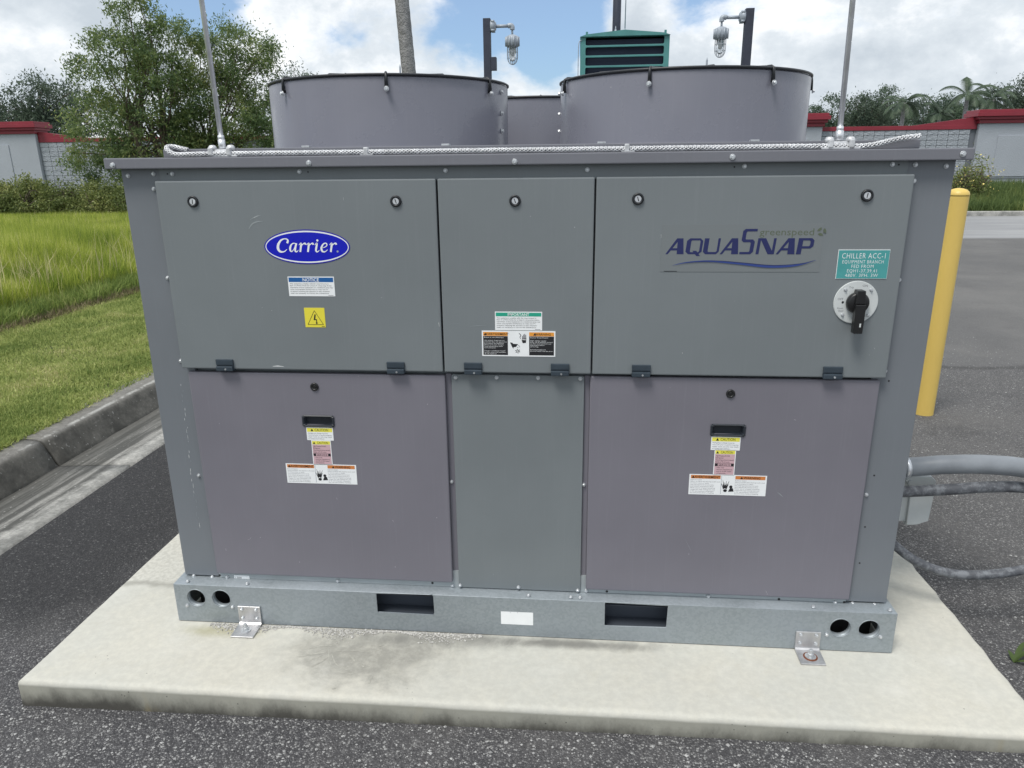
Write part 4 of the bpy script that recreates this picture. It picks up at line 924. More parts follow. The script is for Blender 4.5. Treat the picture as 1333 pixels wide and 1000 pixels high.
def cable():
    pts = [at(245, 196, .0), at(224, 191, .004), at(217, 193.5, -.012), at(228, 199, -.022), at(262, 200, -.022), at(290, 198.5, -.016), at(340, 198.5, -.014), at(480, 198, -.012), at(620, 197, -.012), at(760, 194.5, -.012), at(900, 190.5, -.012), at(1040, 187.5, -.012), at(1092, 185.5, -.012), at(1130, 184.5, -.012), at(1170, 181, -.008), at(1198, 177.5, -.004)]
    pts = [Vector(p) for p in pts]
    for p in pts[3:14]: p.z = 1.4685+.0075
    P = []; n = len(pts)
    for i in range(n-1):
        p0, p1, p2, p3 = pts[max(i-1, 0)], pts[i], pts[i+1], pts[min(i+2, n-1)]; m = max(2, int((p2-p1).length/.004))
        for k in range(m):
            t = k/m; P.append(.5*((2*p1)+(-p0+p2)*t+(2*p0-5*p1+4*p2-p3)*t*t+(-p0+3*p1-3*p2+p3)*t**3))
    P.append(pts[-1]); root = thing('braided_cable', tuple(pts[5]), 'braided silver lightning cable lying along the chiller roof lip', 'cable'); L_ = 0; A = [0]
    for a, b in zip(P, P[1:]): L_ += (b-a).length; A.append(L_)
    bm = newbm(); tube(bm, P[::3]+[P[-1]], .0040, 8); bm_obj('core', bm, 'cable_core', root)
    bm = newbm()
    for s in range(10):
        q = []; hand = 1 if s % 2 else -1; ph = 2*math.pi*(s//2)/5
        for i, p in enumerate(P):
            t = (P[min(i+1, len(P)-1)]-P[max(i-1, 0)]).normalized(); a = Vector((0, 0, 1)); a = (a-t*a.dot(t)).normalized(); b = t.cross(a)
            ang = hand*A[i]*2*math.pi/.052+ph; rr = .0054+.0008*math.cos(ang*5)*hand; q.append(p+(a*math.cos(ang)+b*math.sin(ang))*rr)
        tube(bm, q, .0018, 4, cap=False)
    bm_obj('strands', bm, 'cable_metal', root)
    for u, v in ((476, 198), (815, 193)):
        p = at(u, v, -.012); bm = newbm(); box(bm, p[0]-.004, p[0]+.008, -.022, -.002, 1.4688, 1.4885, bev=.002); box(bm, p[0]-.012, p[0]+.022, -.026, -.012, 1.4686, 1.4705); bm_obj('cable_clip', bm, 'cable_metal', root)
cable()

# ------------------------------------------------------------------ conduits on the right
def smooth(pts, sub=10):
    pts = [Vector(p) for p in pts]; P = []; n = len(pts)
    for i in range(n-1):
        p0, p1, p2, p3 = pts[max(i-1, 0)], pts[i], pts[i+1], pts[min(i+2, n-1)]
        for k in range(sub):
            t = k/sub; P.append(.5*((2*p1)+(-p0+p2)*t+(2*p0-5*p1+4*p2-p3)*t*t+(-p0+3*p1-3*p2+p3)*t**3))
    return P+[pts[-1]]
def conduit(pts, rad, m, lab, ribs=0., collar=None):
    root = thing('flexible_conduit', tuple(pts[0]), lab, 'conduit', 'flexible conduits leaving the chiller')
    P = smooth(pts, 40); bm = newbm()
    tube(bm, P, [rad*(1+(ribs if i % 2 else 0)) for i in range(len(P))] if ribs else rad, 20); bm_obj('jacket', bm, m, root)
    if collar:
        bm = newbm(); a, b = Vector(collar[0]), Vector(collar[1]); tube(bm, [a, b], rad*1.10, 24); bm_obj('connector', bm, 'bright_metal', root)
    return root
CY = .30
tail = lambda x, y: [(x, y, .25), (x+.08, y+.02, -.03), (x+.09, y+.02, -.12)]
c1 = [tuple(at(1120, 609, CY)), tuple(at(1186, 608, CY)), tuple(at(1230, 605, CY-.01)), tuple(at(1285, 605, CY-.02)), tuple(at(1345, 612, CY-.02)), tuple(at(1430, 640, CY))]
e = c1[-1]; c1 += [(e[0]+.10, e[1], e[2]-.15), (e[0]+.14, e[1], gz(3)-.05)]
conduit(c1, .0315, 'conduit_grey', 'thickest smooth grey conduit, uppermost of three beside the chiller', collar=(tuple(at(1176, 608.5, CY)), tuple(at(1182, 608.2, CY))))
c2 = [tuple(at(1110, 642, CY-.03)), tuple(at(1180, 640, CY-.03)), tuple(at(1240, 637, CY-.035)), tuple(at(1290, 634, CY-.03)), tuple(at(1345, 637, CY)), tuple(at(1420, 662, CY+.05))]
e = c2[-1]; c2 += [(e[0]+.08, e[1], e[2]-.13), (e[0]+.11, e[1], gz(3)-.05)]
conduit(c2, .0185, 'conduit_weathered', 'blackened grey conduit passing in front of the pale fitting')
c3 = [tuple(at(1120, 640, .30)), tuple(at(1142, 685, .28)), tuple(at(1166, 711, .25)), tuple(at(1195, 732, .22)), tuple(at(1235, 746, .2)), tuple(at(1285, 748, .19)), tuple(at(1345, 739, .2)), tuple(at(1410, 720, .22))]
e = c3[-1]; c3 += [(e[0]+.10, e[1]+.02, e[2]-.02), (e[0]+.16, e[1]+.03, gz(3)-.05)]
conduit(c3, .0150, 'conduit_weathered', 'lowest conduit sagging in a loop above the asphalt')
def fitting():
    y = CY+.035; X0, Z1 = xz(1180, 620, y); X1, Z0 = xz(1206, 683, y); xa, za = xz(1168, 680, y); xm = xz(1185, 650, y)[0]
    root = thing('conduit_fitting', ((X0+X1)/2, y, Z0), 'pale plastic conduit elbow fitting behind the blackened conduit', 'conduit fitting')
    plate('elbow_body', [rrect(xa-.05, za+.004, xm-.001, Z1-.012, .004)], y+.006, .045, 'fitting_white', root, bev=.002)
    plate('cover', [[(xm, Z0+.001), (xm+.030, Z0+.003), (X1-.001, Z0+.018), (X1+.004, Z1-.035), (X1+.001, Z1-.012), (X1-.012, Z1), (X0+.008, Z1), (X0-.002, Z1-.012), (xm-.003, Z1-.04)]], y-.006, .05, 'fitting_white', root, bev=.003)
    bm = newbm(); lathe(bm, [(.0065, 0), (.006, .003)], 14, 'Y', (X0+.012, y-.0062, Z1-.018)); bm_obj('cover_screw', bm, 'fitting_white', root)
fitting()

# ------------------------------------------------------------------ bollard
bx, by = 2.285, 2.40
br = thing('bollard', (bx, by, GR), 'yellow round-topped steel bollard standing behind the chiller', 'bollard')
bm = newbm(); lathe(bm, [(.0565, -.05), (.0565, 1.298)], 40, 'Z', (bx, by, GR), cap=False); bm_obj('sleeve', bm, 'bollard_yellow', br)
bm = newbm(); lathe(bm, [(.0575, 1.292), (.0578, 1.30), (.052, 1.315), (.038, 1.326), (.02, 1.332), (.002, 1.334)], 40, 'Z', (bx, by, GR)); bm_obj('dome_cap', bm, 'bollard_yellow', br)

# ------------------------------------------------------------------ lamp posts, generator, mast behind
def lamp_post(u0, u1, vt, Y, side, lab, boxv=None):
    x0, zt = xz(u0, vt, Y); x1, _ = xz(u1, vt, Y); xm = (x0+x1)/2; w = (x1-x0)
    root = thing('lamp_post', (xm, Y, GR), lab, 'lamp post', 'lamp posts behind the chiller')
    box_obj('post', (x0, x1, Y-w/2, Y+w/2, GR-.02, zt), 'post_dark', root, bev=.006)
    s = side; zb_ = zt-.10; ex = (x1 if s > 0 else x0)
    bm = newbm(); lathe(bm, [(.075, 0), (.078, .015*s), (.078, .05*s), (.062, .055*s), (.05, .075*s)], 20, 'X', (ex, Y, zb_)); 
    for k in range(4):
        a = R(45+90*k); tube(bm, [(ex+.012*s, Y+.08*math.cos(a), zb_+.08*math.sin(a)), (ex+.058*s, Y+.08*math.cos(a), zb_+.08*math.sin(a))], .016, 8)
    bm_obj('junction_box', bm, 'lamp_grey', root)
    L_ = .30; hx = ex+s*L_
    bm = newbm(); tube(bm, [(ex+.06*s, Y, zb_), (hx-.05*s, Y, zb_)], .022, 12); tube(bm, smooth([(hx-.06*s, Y, zb_), (hx-.02*s, Y, zb_+.005), (hx, Y, zb_-.012), (hx, Y, zb_-.05)], 5), .033, 12); tube(bm, [(hx, Y, zb_-.04), (hx, Y, zb_-.12)], .014, 10); bm_obj('arm', bm, 'lamp_grey', root)
    zc = zb_-.11; bm = newbm(); lathe(bm, [(.03, 0), (.075, -.02), (.088, -.03), (.088, -.145), (.075, -.155), (.055, -.165)], 20, 'Z', (hx, Y, zc))
    for k in range(10):
        a = 2*math.pi*k/10; tube(bm, [(hx+.09*math.cos(a), Y+.09*math.sin(a), zc-.03), (hx+.09*math.cos(a), Y+.09*math.sin(a), zc-.15)], .012, 6)
    hd_ = bm_obj('lamp_head', bm, 'lamp_grey', root)
    bm = newbm(); lathe(bm, [(.05, -.16), (.052, -.25), (.045, -.30), (.028, -.335), (.006, -.345)], 18, 'Z', (hx, Y, zc)); bm_obj('glass_globe', bm, 'lamp_glass', hd_)
    bm = newbm(); lathe(bm, [(.018, -.16), (.018, -.27), (.01, -.28)], 10, 'Z', (hx, Y, zc)); bm_obj('bulb', bm, 'fitting_white', hd_)
    bm = newbm()
    for k in range(6):
        a = math.pi*k/6; ca, sa = math.cos(a), math.sin(a); tube(bm, smooth([(hx-.072*ca, Y-.072*sa, zc-.15), (hx-.072*ca, Y-.072*sa, zc-.30), (hx-.045*ca, Y-.045*sa, zc-.365), (hx, Y, zc-.385), (hx+.045*ca, Y+.045*sa, zc-.365), (hx+.072*ca, Y+.072*sa, zc-.30), (hx+.072*ca, Y+.072*sa, zc-.15)], 4), .003, 5)
    for z in (-.22, -.30): tube(bm, [(hx+.072*math.cos(2*math.pi*k/24), Y+.072*math.sin(2*math.pi*k/24), zc+z) for k in range(24)], .003, 5, closed=True)
    bm_obj('wire_cage', bm, 'lamp_grey', hd_)
    if boxv:
        a, b = xz(u1, boxv[0], Y)[1], xz(u1, boxv[1], Y)[1]; box_obj('switch_box', (x1+.001, x1+.075, Y-.06, Y+.05, b, a), 'post_dark', root, bev=.004)
lamp_post(629, 638.5, 24.5, 9.0, 1, 'dark lamp post with caged lamp pointing right, behind left fan stack', (75, 92))
lamp_post(970.5, 981.5, 11.5, 9.0, -1, 'dark lamp post with caged lamp pointing left, behind right fan stack')
def generator():
    Y = 13.; x0, zt = xz(756, 44, Y); x1, _ = xz(872, 44, Y); root = thing('generator', ((x0+x1)/2, Y+2, GR), 'teal generator enclosure with dark air slots rising behind the fan stacks', 'generator')
    w = x1-x0; slots = []
    for k in range(11):
        v0 = 48.5+k*13.2; a = xz(763, v0, Y)[1]; b = xz(763, v0+11.2, Y)[1]
        if b < .5: break
        slots.append((x0+w*.055, b, x1-w*.055, a))
    plate('louvre_wall', [rrect(x0, GR+.25, x1, zt-.06, .02)]+[rrect(a, b, c_, d_, .03, 3) for a, b, c_, d_ in slots], Y, .06, 'generator_teal', root, bev=.004)
    box_obj('baffle', (x0+.03, x1-.03, Y+.10, Y+.12, GR+.3, zt-.1), 'louvre_dark', root)
    for s in (0, 1): box_obj('side_wall', (x0+.002 if s == 0 else x1-.052, x0+.052 if s == 0 else x1-.002, Y+.0605, Y+4.2, GR+.25, zt-.06), 'generator_teal', root)
    box_obj('rear_wall', (x0+.06, x1-.06, Y+4.15, Y+4.2, GR+.25, zt-.06), 'generator_teal', root)
    bm = newbm(); prof = [(x0-.01, zt-.058), (x0+.1, zt-.02), ((x0+x1)/2, zt+.045), (x1-.1, zt-.02), (x1+.01, zt-.058)]
    A = [bm.verts.new((x, Y-.04, z)) for x, z in prof]; B = [bm.verts.new((x, Y+4.25, z)) for x, z in prof]
    for k in range(4): bm.faces.new((A[k], A[k+1], B[k+1], B[k]))
    bm.faces.new(A); bm.faces.new(B[::-1]); bm.faces.new((A[0], B[0], B[4], A[4])); bm_obj('roof', bm, 'generator_teal', root)
    for (a, b) in ((x0+w*.07, zt-.015), (x1-w*.05, zt-.015)): box_obj('lifting_eye', (a-.02, a+.02, Y-.03, Y+.0, b-.02, b+.04), 'generator_teal', root)
    box_obj('fuel_tank_base', (x0-.05, x1+.05, Y-.1, Y+4.3, GR, GR+.249), 'post_dark', root)
    bm = newbm(); X = x0-.03; tube(bm, smooth([(x0+.02, Y+.0, zt-.12), (X, Y-.02, zt-.16), (X-.01, Y-.02, zt-.45), (X-.005, Y-.02, zt-1.2), (x0, Y-.02, zt-1.6)], 6), .008, 6); bm_obj('ground_wire', bm, 'lamp_grey', root)
generator()
x0, z_ = xz(798, 0, 18.); x1, _ = xz(809, 0, 18.)
mb = thing('mast_pole', ((x0+x1)/2, 18., GR), 'tall dark pole standing behind the teal generator', 'pole'); bm = newbm(); lathe(bm, [((x1-x0)/2*1.15, 0), ((x1-x0)/2, 4.6), ((x1-x0)/2*.85, 8.5)], 20, 'Z', ((x0+x1)/2, 18., GR)); bm_obj('shaft', bm, 'post_dark', mb)
bm = newbm(); box(bm, (x0+x1)/2-.25, (x0+x1)/2+.25, 17.75, 18.25, GR, GR+.04, bev=.01); bm_obj('base_plate', bm, 'post_dark', mb)
def thin_rod(u, vt, vb, Y, lab, r_=.011, zb_=None):
    x, zt = xz(u, vt, Y); zb2 = xz(u, vb, Y)[1]
    root = thing('air_terminal', (x, Y, zb2), lab, 'lightning rod', 'thin rods behind the chiller'); bm = newbm(); tube(bm, [(x, Y, zb2), (x, Y, zt-.04), (x, Y, zt)], [r_, r_, r_*.3], 8); bm_obj('rod', bm, 'lamp_grey', root); bm = newbm(); lathe(bm, [(r_*2.4, 0), (r_*2, .03), (r_*1.2, .06)], 10, 'Z', (x, Y, zb2)); bm_obj('socket', bm, 'lamp_grey', root)
thin_rod(815.5, -25, 42, 13.6, 'thin rod standing on the generator roof beside the tall pole', .010)
thin_rod(801.5, 34, 43, 13.3, 'short stub on the generator roof in front of the tall pole', .012)
thin_rod(520.5, 84, 300, 9.6, 'thin rod just left of the palm trunk behind the left fan', .014); thin_rod(920.5, 75, 300, 9.6, 'thin rod rising behind the right fan stack, left of the lamp post', .014)

# ------------------------------------------------------------------ boundary wall
YW = 29.58
WT = 2.66
def wall_section(name, xa, xb, yf, lab, blocks=None, slope=None):
    root = thing(name, ((xa+xb)/2, yf, 0), lab, 'wall', None)
    box_obj('wall_core', (xa, xb, yf+.02, yf+.22, -.3, WT-.16), 'wall_mortar', root)
    bm = newbm(); box(bm, xa, xb, yf-.05, yf+.28, WT-.16, WT+.0, bev=.01); cop = bm_obj('coping', bm, 'red_metal', root)
    if blocks:
        mesh = None; ba, bb, z0 = blocks; rows = int((WT-.16-z0)/.2); rnd = random.Random(5)
        proto = []
        for q in range(4):
            bm = newbm(); box(bm, .009, .391, 0, .05, .008, .192); bmesh.ops.subdivide_edges(bm, edges=bm.edges[:], cuts=1, use_grid_fill=True)
            for v in bm.verts:
                if v.co.y < .01: v.co.y += rnd.uniform(-.003, .003)+(.006 if (v.co.x < .02 or v.co.x > .38 or v.co.z < .02 or v.co.z > .18) else -.003)
            bmesh.ops.recalc_face_normals(bm, faces=bm.faces[:]); me = bpy.data.meshes.new('block'); bm.to_mesh(me); bm.free(); me.materials.append(M['wall_block']); proto.append(me)
        for r_ in range(rows):
            x = ba
            while x < bb:
                if x >= xa-.01 and x+.4 <= xb+.01:
                    o = bpy.data.objects.new('block', rnd.choice(proto)); link(o); setp(o, root); o.location = (x, yf-.03, WT-.16-.2*(r_+1))
                x += .4
    return root
def pier(xa, xb, ztop, yf, lab):
    root = thing('wall_pier', ((xa+xb)/2, yf, 0), lab, 'wall pier', 'stuccoed piers of the boundary wall')
    bm = newbm(); box(bm, xa, xb, yf, yf+.7, -.3, ztop-.5, bev=.01); bm_obj('stucco_body', bm, 'wall_stucco', root)
    bm = newbm()
    box(bm, xa+.75 if xb > 0 else xa+.5, xb-.5 if xb > 0 else xb-1.3, yf-.03, yf+.01, .72, ztop-.95, bev=.008); bm_obj('raised_panel', bm, 'wall_stucco', root)
    box_obj('groove_band', (xa+.02, xb-.02, yf-.012, yf+.01, .62, .66), 'wall_mortar', root)
    bm = newbm(); e_ = [(.06, ztop-.5, ztop-.36), (.14, ztop-.36, ztop-.25), (.22, ztop-.25, ztop-.10), (.16, ztop-.10, ztop)]
    for q, a, b in e_: box(bm, xa-q, xb+q, yf-q, yf+.7+q, a+.001, b, bev=.012)
    bm_obj('cornice', bm, 'red_metal', root)
pxL = xz(46, 180, 29.4)[0]; pier(-40, pxL, 3.36, 29.4, 'wide stuccoed pier with red cornice at the far left edge')
pr0 = xz(1275, 165, 29.4)[0]; pier(pr0, pr0+9, 3.2, 29.4, 'wide stuccoed pier with red cornice at the far right edge')
pm = xz(1071, 165, 29.4)[0]; pier(pm-4, pm, 3.17, 29.4, 'stuccoed pier with red cornice peeking out right of the right fan')
wL = wall_section('block_wall', pxL+.02, pm-4.02, YW, 'grey split-block wall with red coping left of the trees', (pxL+.02, pxL+5.2, .1))
wR = wall_section('block_wall', pm+.02, pr0-.02, YW, 'grey split-block wall with red coping between two piers at right', (pm+.05, pr0, .5))
def wedge(x0, x1, h, y, parent):    # sloping flashing that runs up to a pier
    bm = newbm(); a = [(x0, WT+.002), (x1, WT+.002), (x1, WT+h)]
    A = [bm.verts.new((x, y-.04, z)) for x, z in a]; B = [bm.verts.new((x, y+.3, z)) for x, z in a]
    bm.faces.new(A); bm.faces.new(B[::-1])
    for k in range(3): bm.faces.new((A[k], A[(k+1) % 3], B[(k+1) % 3], B[k]))
    bm_obj('sloped_flashing', bm, 'red_metal', parent)
wedge(pxL+2.3, pxL+.02, .28, YW, wL); wedge(pr0-2.4, pr0-.02, .30, YW, wR)

# ------------------------------------------------------------------ vegetation
def leaves_mesh(name, C, size, mats, parent=None, droop=.3, aspect=2.6, smin=.6):
    """C: centres (n,3); each leaf is a folded diamond of two triangles"""
    n = len(C); d = RNG.normal(size=(n, 3)); d[:, 2] -= droop; d /= np.linalg.norm(d, axis=1)[:, None]
    s = RNG.normal(size=(n, 3)); s -= (s*d).sum(1)[:, None]*d; s /= np.linalg.norm(s, axis=1)[:, None]
    nr = np.cross(d, s); L_ = size*RNG.uniform(smin, 1.3, n)[:, None]; w = L_/aspect
    V = np.stack([C-d*L_*.5, C+s*w*.5+nr*w*.15, C+d*L_*.5, C-s*w*.5+nr*w*.15], 1).reshape(-1, 3)
    b = np.arange(n)*4; Fc = np.stack([b, b+1, b+2, b+3], 1)
    me = bpy.data.meshes.new(name); me.vertices.add(len(V)); me.vertices.foreach_set('co', V.ravel()); me.loops.add(n*4); me.loops.foreach_set('vertex_index', Fc.ravel())
    me.polygons.add(n); me.polygons.foreach_set('loop_start', np.arange(n)*4); me.polygons.foreach_set('loop_total', np.full(n, 4)); me.update(calc_edges=True); me.attributes.new('tone', 'FLOAT', 'FACE').data.foreach_set('value', RNG.random(n)**1.3)
    return mesh_obj(name, me, mats, parent)
def tree(name, base, trunk_h, blobs, lab, leaf, mats, nclus, per, cr, group=None, trunk_r=.11, droop=.5, aspect=3., stems=1, cat='tree', flat=.8):
    root = thing(name, base, lab, cat, group); B = Vector(base); cl = []; tot = sum(b[3]*b[4]*b[5] for b in blobs)
    for b in blobs:
        k = max(2, int(nclus*b[3]*b[4]*b[5]/tot))
        for _ in range(k):
            v = RNG.normal(size=3); v /= np.linalg.norm(v); v *= RNG.uniform(.25, 1)**.5; cl.append(np.array(b[:3])+v*np.array(b[3:6]))
    cl = np.array(cl); bm = newbm()
    for s in range(stems):
        a = 2*math.pi*s/max(1, stems)+.6; off = Vector((math.cos(a), math.sin(a), 0))*(.12 if stems > 1 else 0); top = B+Vector((off.x*4, off.y*4, trunk_h)); mid = B.lerp(top, .5)+Vector((random.uniform(-.08, .08), 0, 0))
        tube(bm, smooth([B+off-Vector((0, 0, .1)), mid, top], 5), [trunk_r*(1-.45*i/10) for i in range(11)], 9)
        for i, c in enumerate(cl):
            if i % stems == s and (i % max(1, len(cl)//46) == 0):
                c_ = Vector(c); t0 = B.lerp(top, random.uniform(.45, 1)); m1 = t0.lerp(c_, .5)+Vector((random.uniform(-.15, .15), random.uniform(-.15, .15), random.uniform(0, .25)))
                tube(bm, smooth([t0, m1, c_], 4), [trunk_r*.34*(1-.85*q/8)+.003 for q in range(9)], 5, cap=False)
    bm_obj('trunk', bm, 'bark', root)
    P = []
    for c in cl:
        r_ = cr*RNG.uniform(.55, 1.25); k = int(per*RNG.uniform(.6, 1.4)); v = RNG.normal(size=(k, 3))*.5*r_; v[:, 2] *= flat; v[:, 2] -= np.abs(RNG.normal(size=k))*r_*droop*.35; P.append(c+v)
    leaves_mesh('crown', np.concatenate(P), leaf, mats, root, droop, aspect); return root
# the two big trees by the field
def tp(u, v, Y): return tuple(float(q) for q in at(u, v, Y))
def blob(u, v, Y, ru, rv, ry):
    p = at(u, v, Y); k = np.linalg.norm(p-CAM)/F_PX; return (float(p[0]), float(p[1]), float(p[2]), ru*k, ry, rv*k)
TY = 18.5
tb = at(205, 250, TY); tree('broadleaf_tree', (float(tb[0]), TY, .03), 2.6,
    [blob(180, 30, TY, 32, 48, .8), blob(150, 85, TY, 55, 40, 1.0), blob(200, 110, TY, 48, 52, 1.0), blob(135, 165, TY, 48, 42, .9), blob(190, 190, TY, 60, 50, 1.1), blob(150, 215, TY, 45, 32, .9), blob(215, 60, TY, 22, 45, .7), blob(112, 205, TY, 24, 22, .6)],
    'tall loose green tree with drooping twigs left of the chiller top', .098, 'leaf_olive', 430, 92, .30, 'broadleaf trees by the field', .10, .8, 3.0, 2)
tb = at(282, 240, TY+1.2); tree('broadleaf_tree', (float(tb[0]), TY+1.2, .03), 2.2,
    [blob(310, 70, TY+1.2, 45, 42, .9), blob(335, 105, TY+1.2, 30, 60, .9), blob(262, 95, TY+1.2, 36, 55, .9), blob(285, 150, TY+1.2, 75, 55, 1.2), blob(330, 185, TY+1.2, 50, 40, 1.1), blob(250, 190, TY+1.2, 45, 40, 1.), blob(242, 52, TY+1.2, 18, 26, .5)],
    'rounder bushy green tree behind the left lightning rod', .092, 'leaf_olive', 470, 98, .30, 'broadleaf trees by the field', .07, .8, 3.0, 3)
tb = at(385, 240, 25.); tree('broadleaf_tree', (float(tb[0]), 25., .03), 2.4, [blob(385, 105, 25., 26, 18, .8), blob(370, 135, 25., 24, 30, .8), blob(420, 130, 25., 40, 26, .8)], 'low green tree peeking over the left fan stack rim', .11, 'leaf_blue', 90, 90, .36, 'broadleaf trees by the field')
tb = at(50, 200, 44.); tree('broadleaf_tree', (float(tb[0]), 44., 0), 4., [blob(60, 130, 44., 42, 26, 2.), blob(25, 148, 44., 40, 24, 2.), blob(95, 150, 44., 35, 28, 2.), blob(55, 165, 44., 60, 22, 2.), blob(-20, 160, 44., 30, 20, 2.)], 'dark sparse tree rising behind the left wall pier', .21, 'leaf_dark', 330, 60, .6, 'trees behind the wall', .22)
# trees in a row behind the right-hand wall
for i, (u, v, Y, ru, rv, m, lab) in enumerate(((1085, 150, 87., 32, 22, 'leaf_blue', 'feathery tree behind the wall close to the right fan stack'), (1128, 146, 84., 22, 18, 'leaf_dark', 'dark round tree behind the wall right of the lightning rod'), (1152, 143, 95., 24, 24, 'leaf_blue', 'pale upright tree behind the wall left of the nearer palm'),
                                               (1205, 148, 99., 26, 18, 'leaf_dark', 'low dark tree behind the wall right of the nearer palm'), (1232, 146, 89., 18, 17, 'leaf_blue', 'small pale tree between the two groups of palms'), (1304, 138, 91., 28, 22, 'leaf_dark', 'dark tree behind the right pier beyond the palms'), (1350, 128, 89., 30, 30, 'leaf_dark', 'dark tree cut by the right edge of the picture'))):
    b = blob(u, v, Y, ru, rv, 3.); tree('screen_tree', (b[0], Y, 0), b[2]*.7, [b, (b[0]-b[3]*.5, Y, b[2]-b[5]*.7, b[3]*.7, 2.6, b[5]*.8), (b[0]+b[3]*.55, Y, b[2]-b[5]*.5, b[3]*.6, 2.6, b[5]*.8)], lab, .30, m, 130, 62, .85, 'trees behind the wall', .2)
def palm(name, base, top, r0, r1, nf, fl, lab, group=None, lean=0., mats='leaf_palm', leafw=.04, seed=1, boot=True):
    root = thing(name, base, lab, 'palm tree', group); B = Vector(base); T = Vector(top); bm = newbm(); n = int((T-B).length/.14); pts = []; rd = []
    for i in range(n+1):
        t = i/n; pts.append(B.lerp(T, t)+Vector((lean*math.sin(t*3.1), 0, 0))); rd.append((r0*(1-t)+r1*t)*(1.0 if i % 2 else .965))
    tube(bm, pts, rd, 18); bm_obj('trunk', bm, 'palm_trunk_bark', root)
    rnd = np.random.default_rng(seed); V = []; Fc = []
    for k in range(nf):
        az = 2*math.pi*k/nf*2.4+rnd.uniform(-.2, .2); el = R(rnd.uniform(-12, 80)); L_ = fl*rnd.uniform(.85, 1.1); p = np.array(T)+np.array([0, 0, .02]); dirv = np.array([math.cos(az)*math.cos(el), math.sin(az)*math.cos(el), math.sin(el)]); m = 34; seg = L_/m; side = np.array([-math.sin(az), math.cos(az), 0])
        for i in range(m):
            p2 = p+dirv*seg; b = len(V); up = np.cross(side, dirv); V += [p-side*.02, p+side*.02, p2+side*.016, p2-side*.016]; Fc.append((b, b+1, b+2, b+3))
            if i > 3:
                ll = fl*.27*math.sin(math.pi*min(1, (i+3)/(m+3)))**.7*rnd.uniform(.8, 1.1)
                for sg in (-1, 1):
                    e_ = p+sg*side*ll*.82+dirv*ll*.45+up*ll*.12-np.array([0, 0, ll*.38]); b = len(V); V += [p, p+dirv*leafw, e_]; Fc.append((b, b+1, b+2))
            p = p2; dirv = dirv+np.array([0, 0, -.030-.022*i/m*3]); dirv /= np.linalg.norm(dirv)
    me = bpy.data.meshes.new('fronds'); me.from_pydata([tuple(v) for v in V], [], Fc); me.attributes.new('tone', 'FLOAT', 'FACE').data.foreach_set('value', rnd.random(len(Fc))); mesh_obj('fronds', me, mats, root); return root
a = at(523, 0, 17.); b = at(532.5, 97, 17.); dd = (a-b)/(a[2]-b[2]); pb = b+dd*(0-b[2]); pt = b+dd*(9.-b[2]); ru = .165
palm('royal_palm', tuple(float(q) for q in pb), tuple(float(q) for q in pt), .19, .16, 12, 2.6, 'grey ringed palm trunk leaning behind the left fan stack')
for i, (u, v, Y, fl, lab) in enumerate(((1176, 134, 78., 2.7, 'nearer palm with drooping crown behind the wall beside the lightning rod'), (1258, 125, 76., 2.8, 'palm with a pale trunk just left of the right pier'), (1291, 130, 80., 2.8, 'bushy palm right behind the right pier cornice'), (1222, 150, 82., 2.2, 'small low palm between the taller palms behind the wall'))):
    t = at(u, v, Y); palm('coconut_palm', (float(t[0]), Y, 0), (float(t[0])+.1, Y, float(t[2])), .24, .17, 16, fl, lab, 'palms behind the wall', .05, seed=i+3, leafw=.10)
# hedge along the field: separate shrubs grown together
hx0 = at(-60, 270, 16.6)[0]; hx1 = at(230, 275, 16.6)[0]; k = 0
labs = ['first hedge shrub from the left edge below the wall pier', 'second hedge shrub from the left edge below the wall pier', 'third hedge shrub from the left below the block wall', 'fourth hedge shrub from the left below the block wall', 'hedge shrub under the drooping tree branches', 'hedge shrub in the shade at the chiller corner', 'last hedge shrub half hidden by the chiller corner']
for i in range(7):
    x = hx0+(hx1-hx0)*(i+.5)/7; hh = (1.16, 1.12, 1.2, 1.08, 1.05, 1.1, 1.05)[i]; w = (hx1-hx0)/7; hy = 16.8
    tree('hedge_shrub', (float(x), hy, .03), hh*.5, [(x, hy, hh*.48, w*.72, .7, hh*.44), (x+w*.2, hy-.35, hh*.33, w*.6, .5, hh*.33), (x-w*.2, hy+.2, hh*.60, w*.5, .5, hh*.38)], labs[i], .07, 'leaf_hedge', 95, 95, .23, 'shrubs of the hedge', .03, .2, 2.2, 3, 'shrub', .9)
# flowering bush by the far kerb
fb = at(1262, 262, 22.); b_ = blob(1258, 240, 22., 22, 20, .6)
fr = tree('flowering_bush', (float(fb[0]), 22., .04), .9, [b_, blob(1272, 225, 22., 14, 16, .4), blob(1252, 255, 22., 24, 14, .6)], 'tall weedy bush with pale flowers behind the yellow bollard top', .075, 'leaf_hedge', 80, 42, .26, None, .02, .1, 2.4, 4, 'bush')
cfl = np.array([[b_[0], b_[1]-.4, b_[2]]])+RNG.normal(size=(110, 3))*np.array([.42, .25, .42]); fo = leaves_mesh('flowers', cfl, .05, 'flower_yellow', fr, 0, 1.2); fo['kind'] = 'stuff'

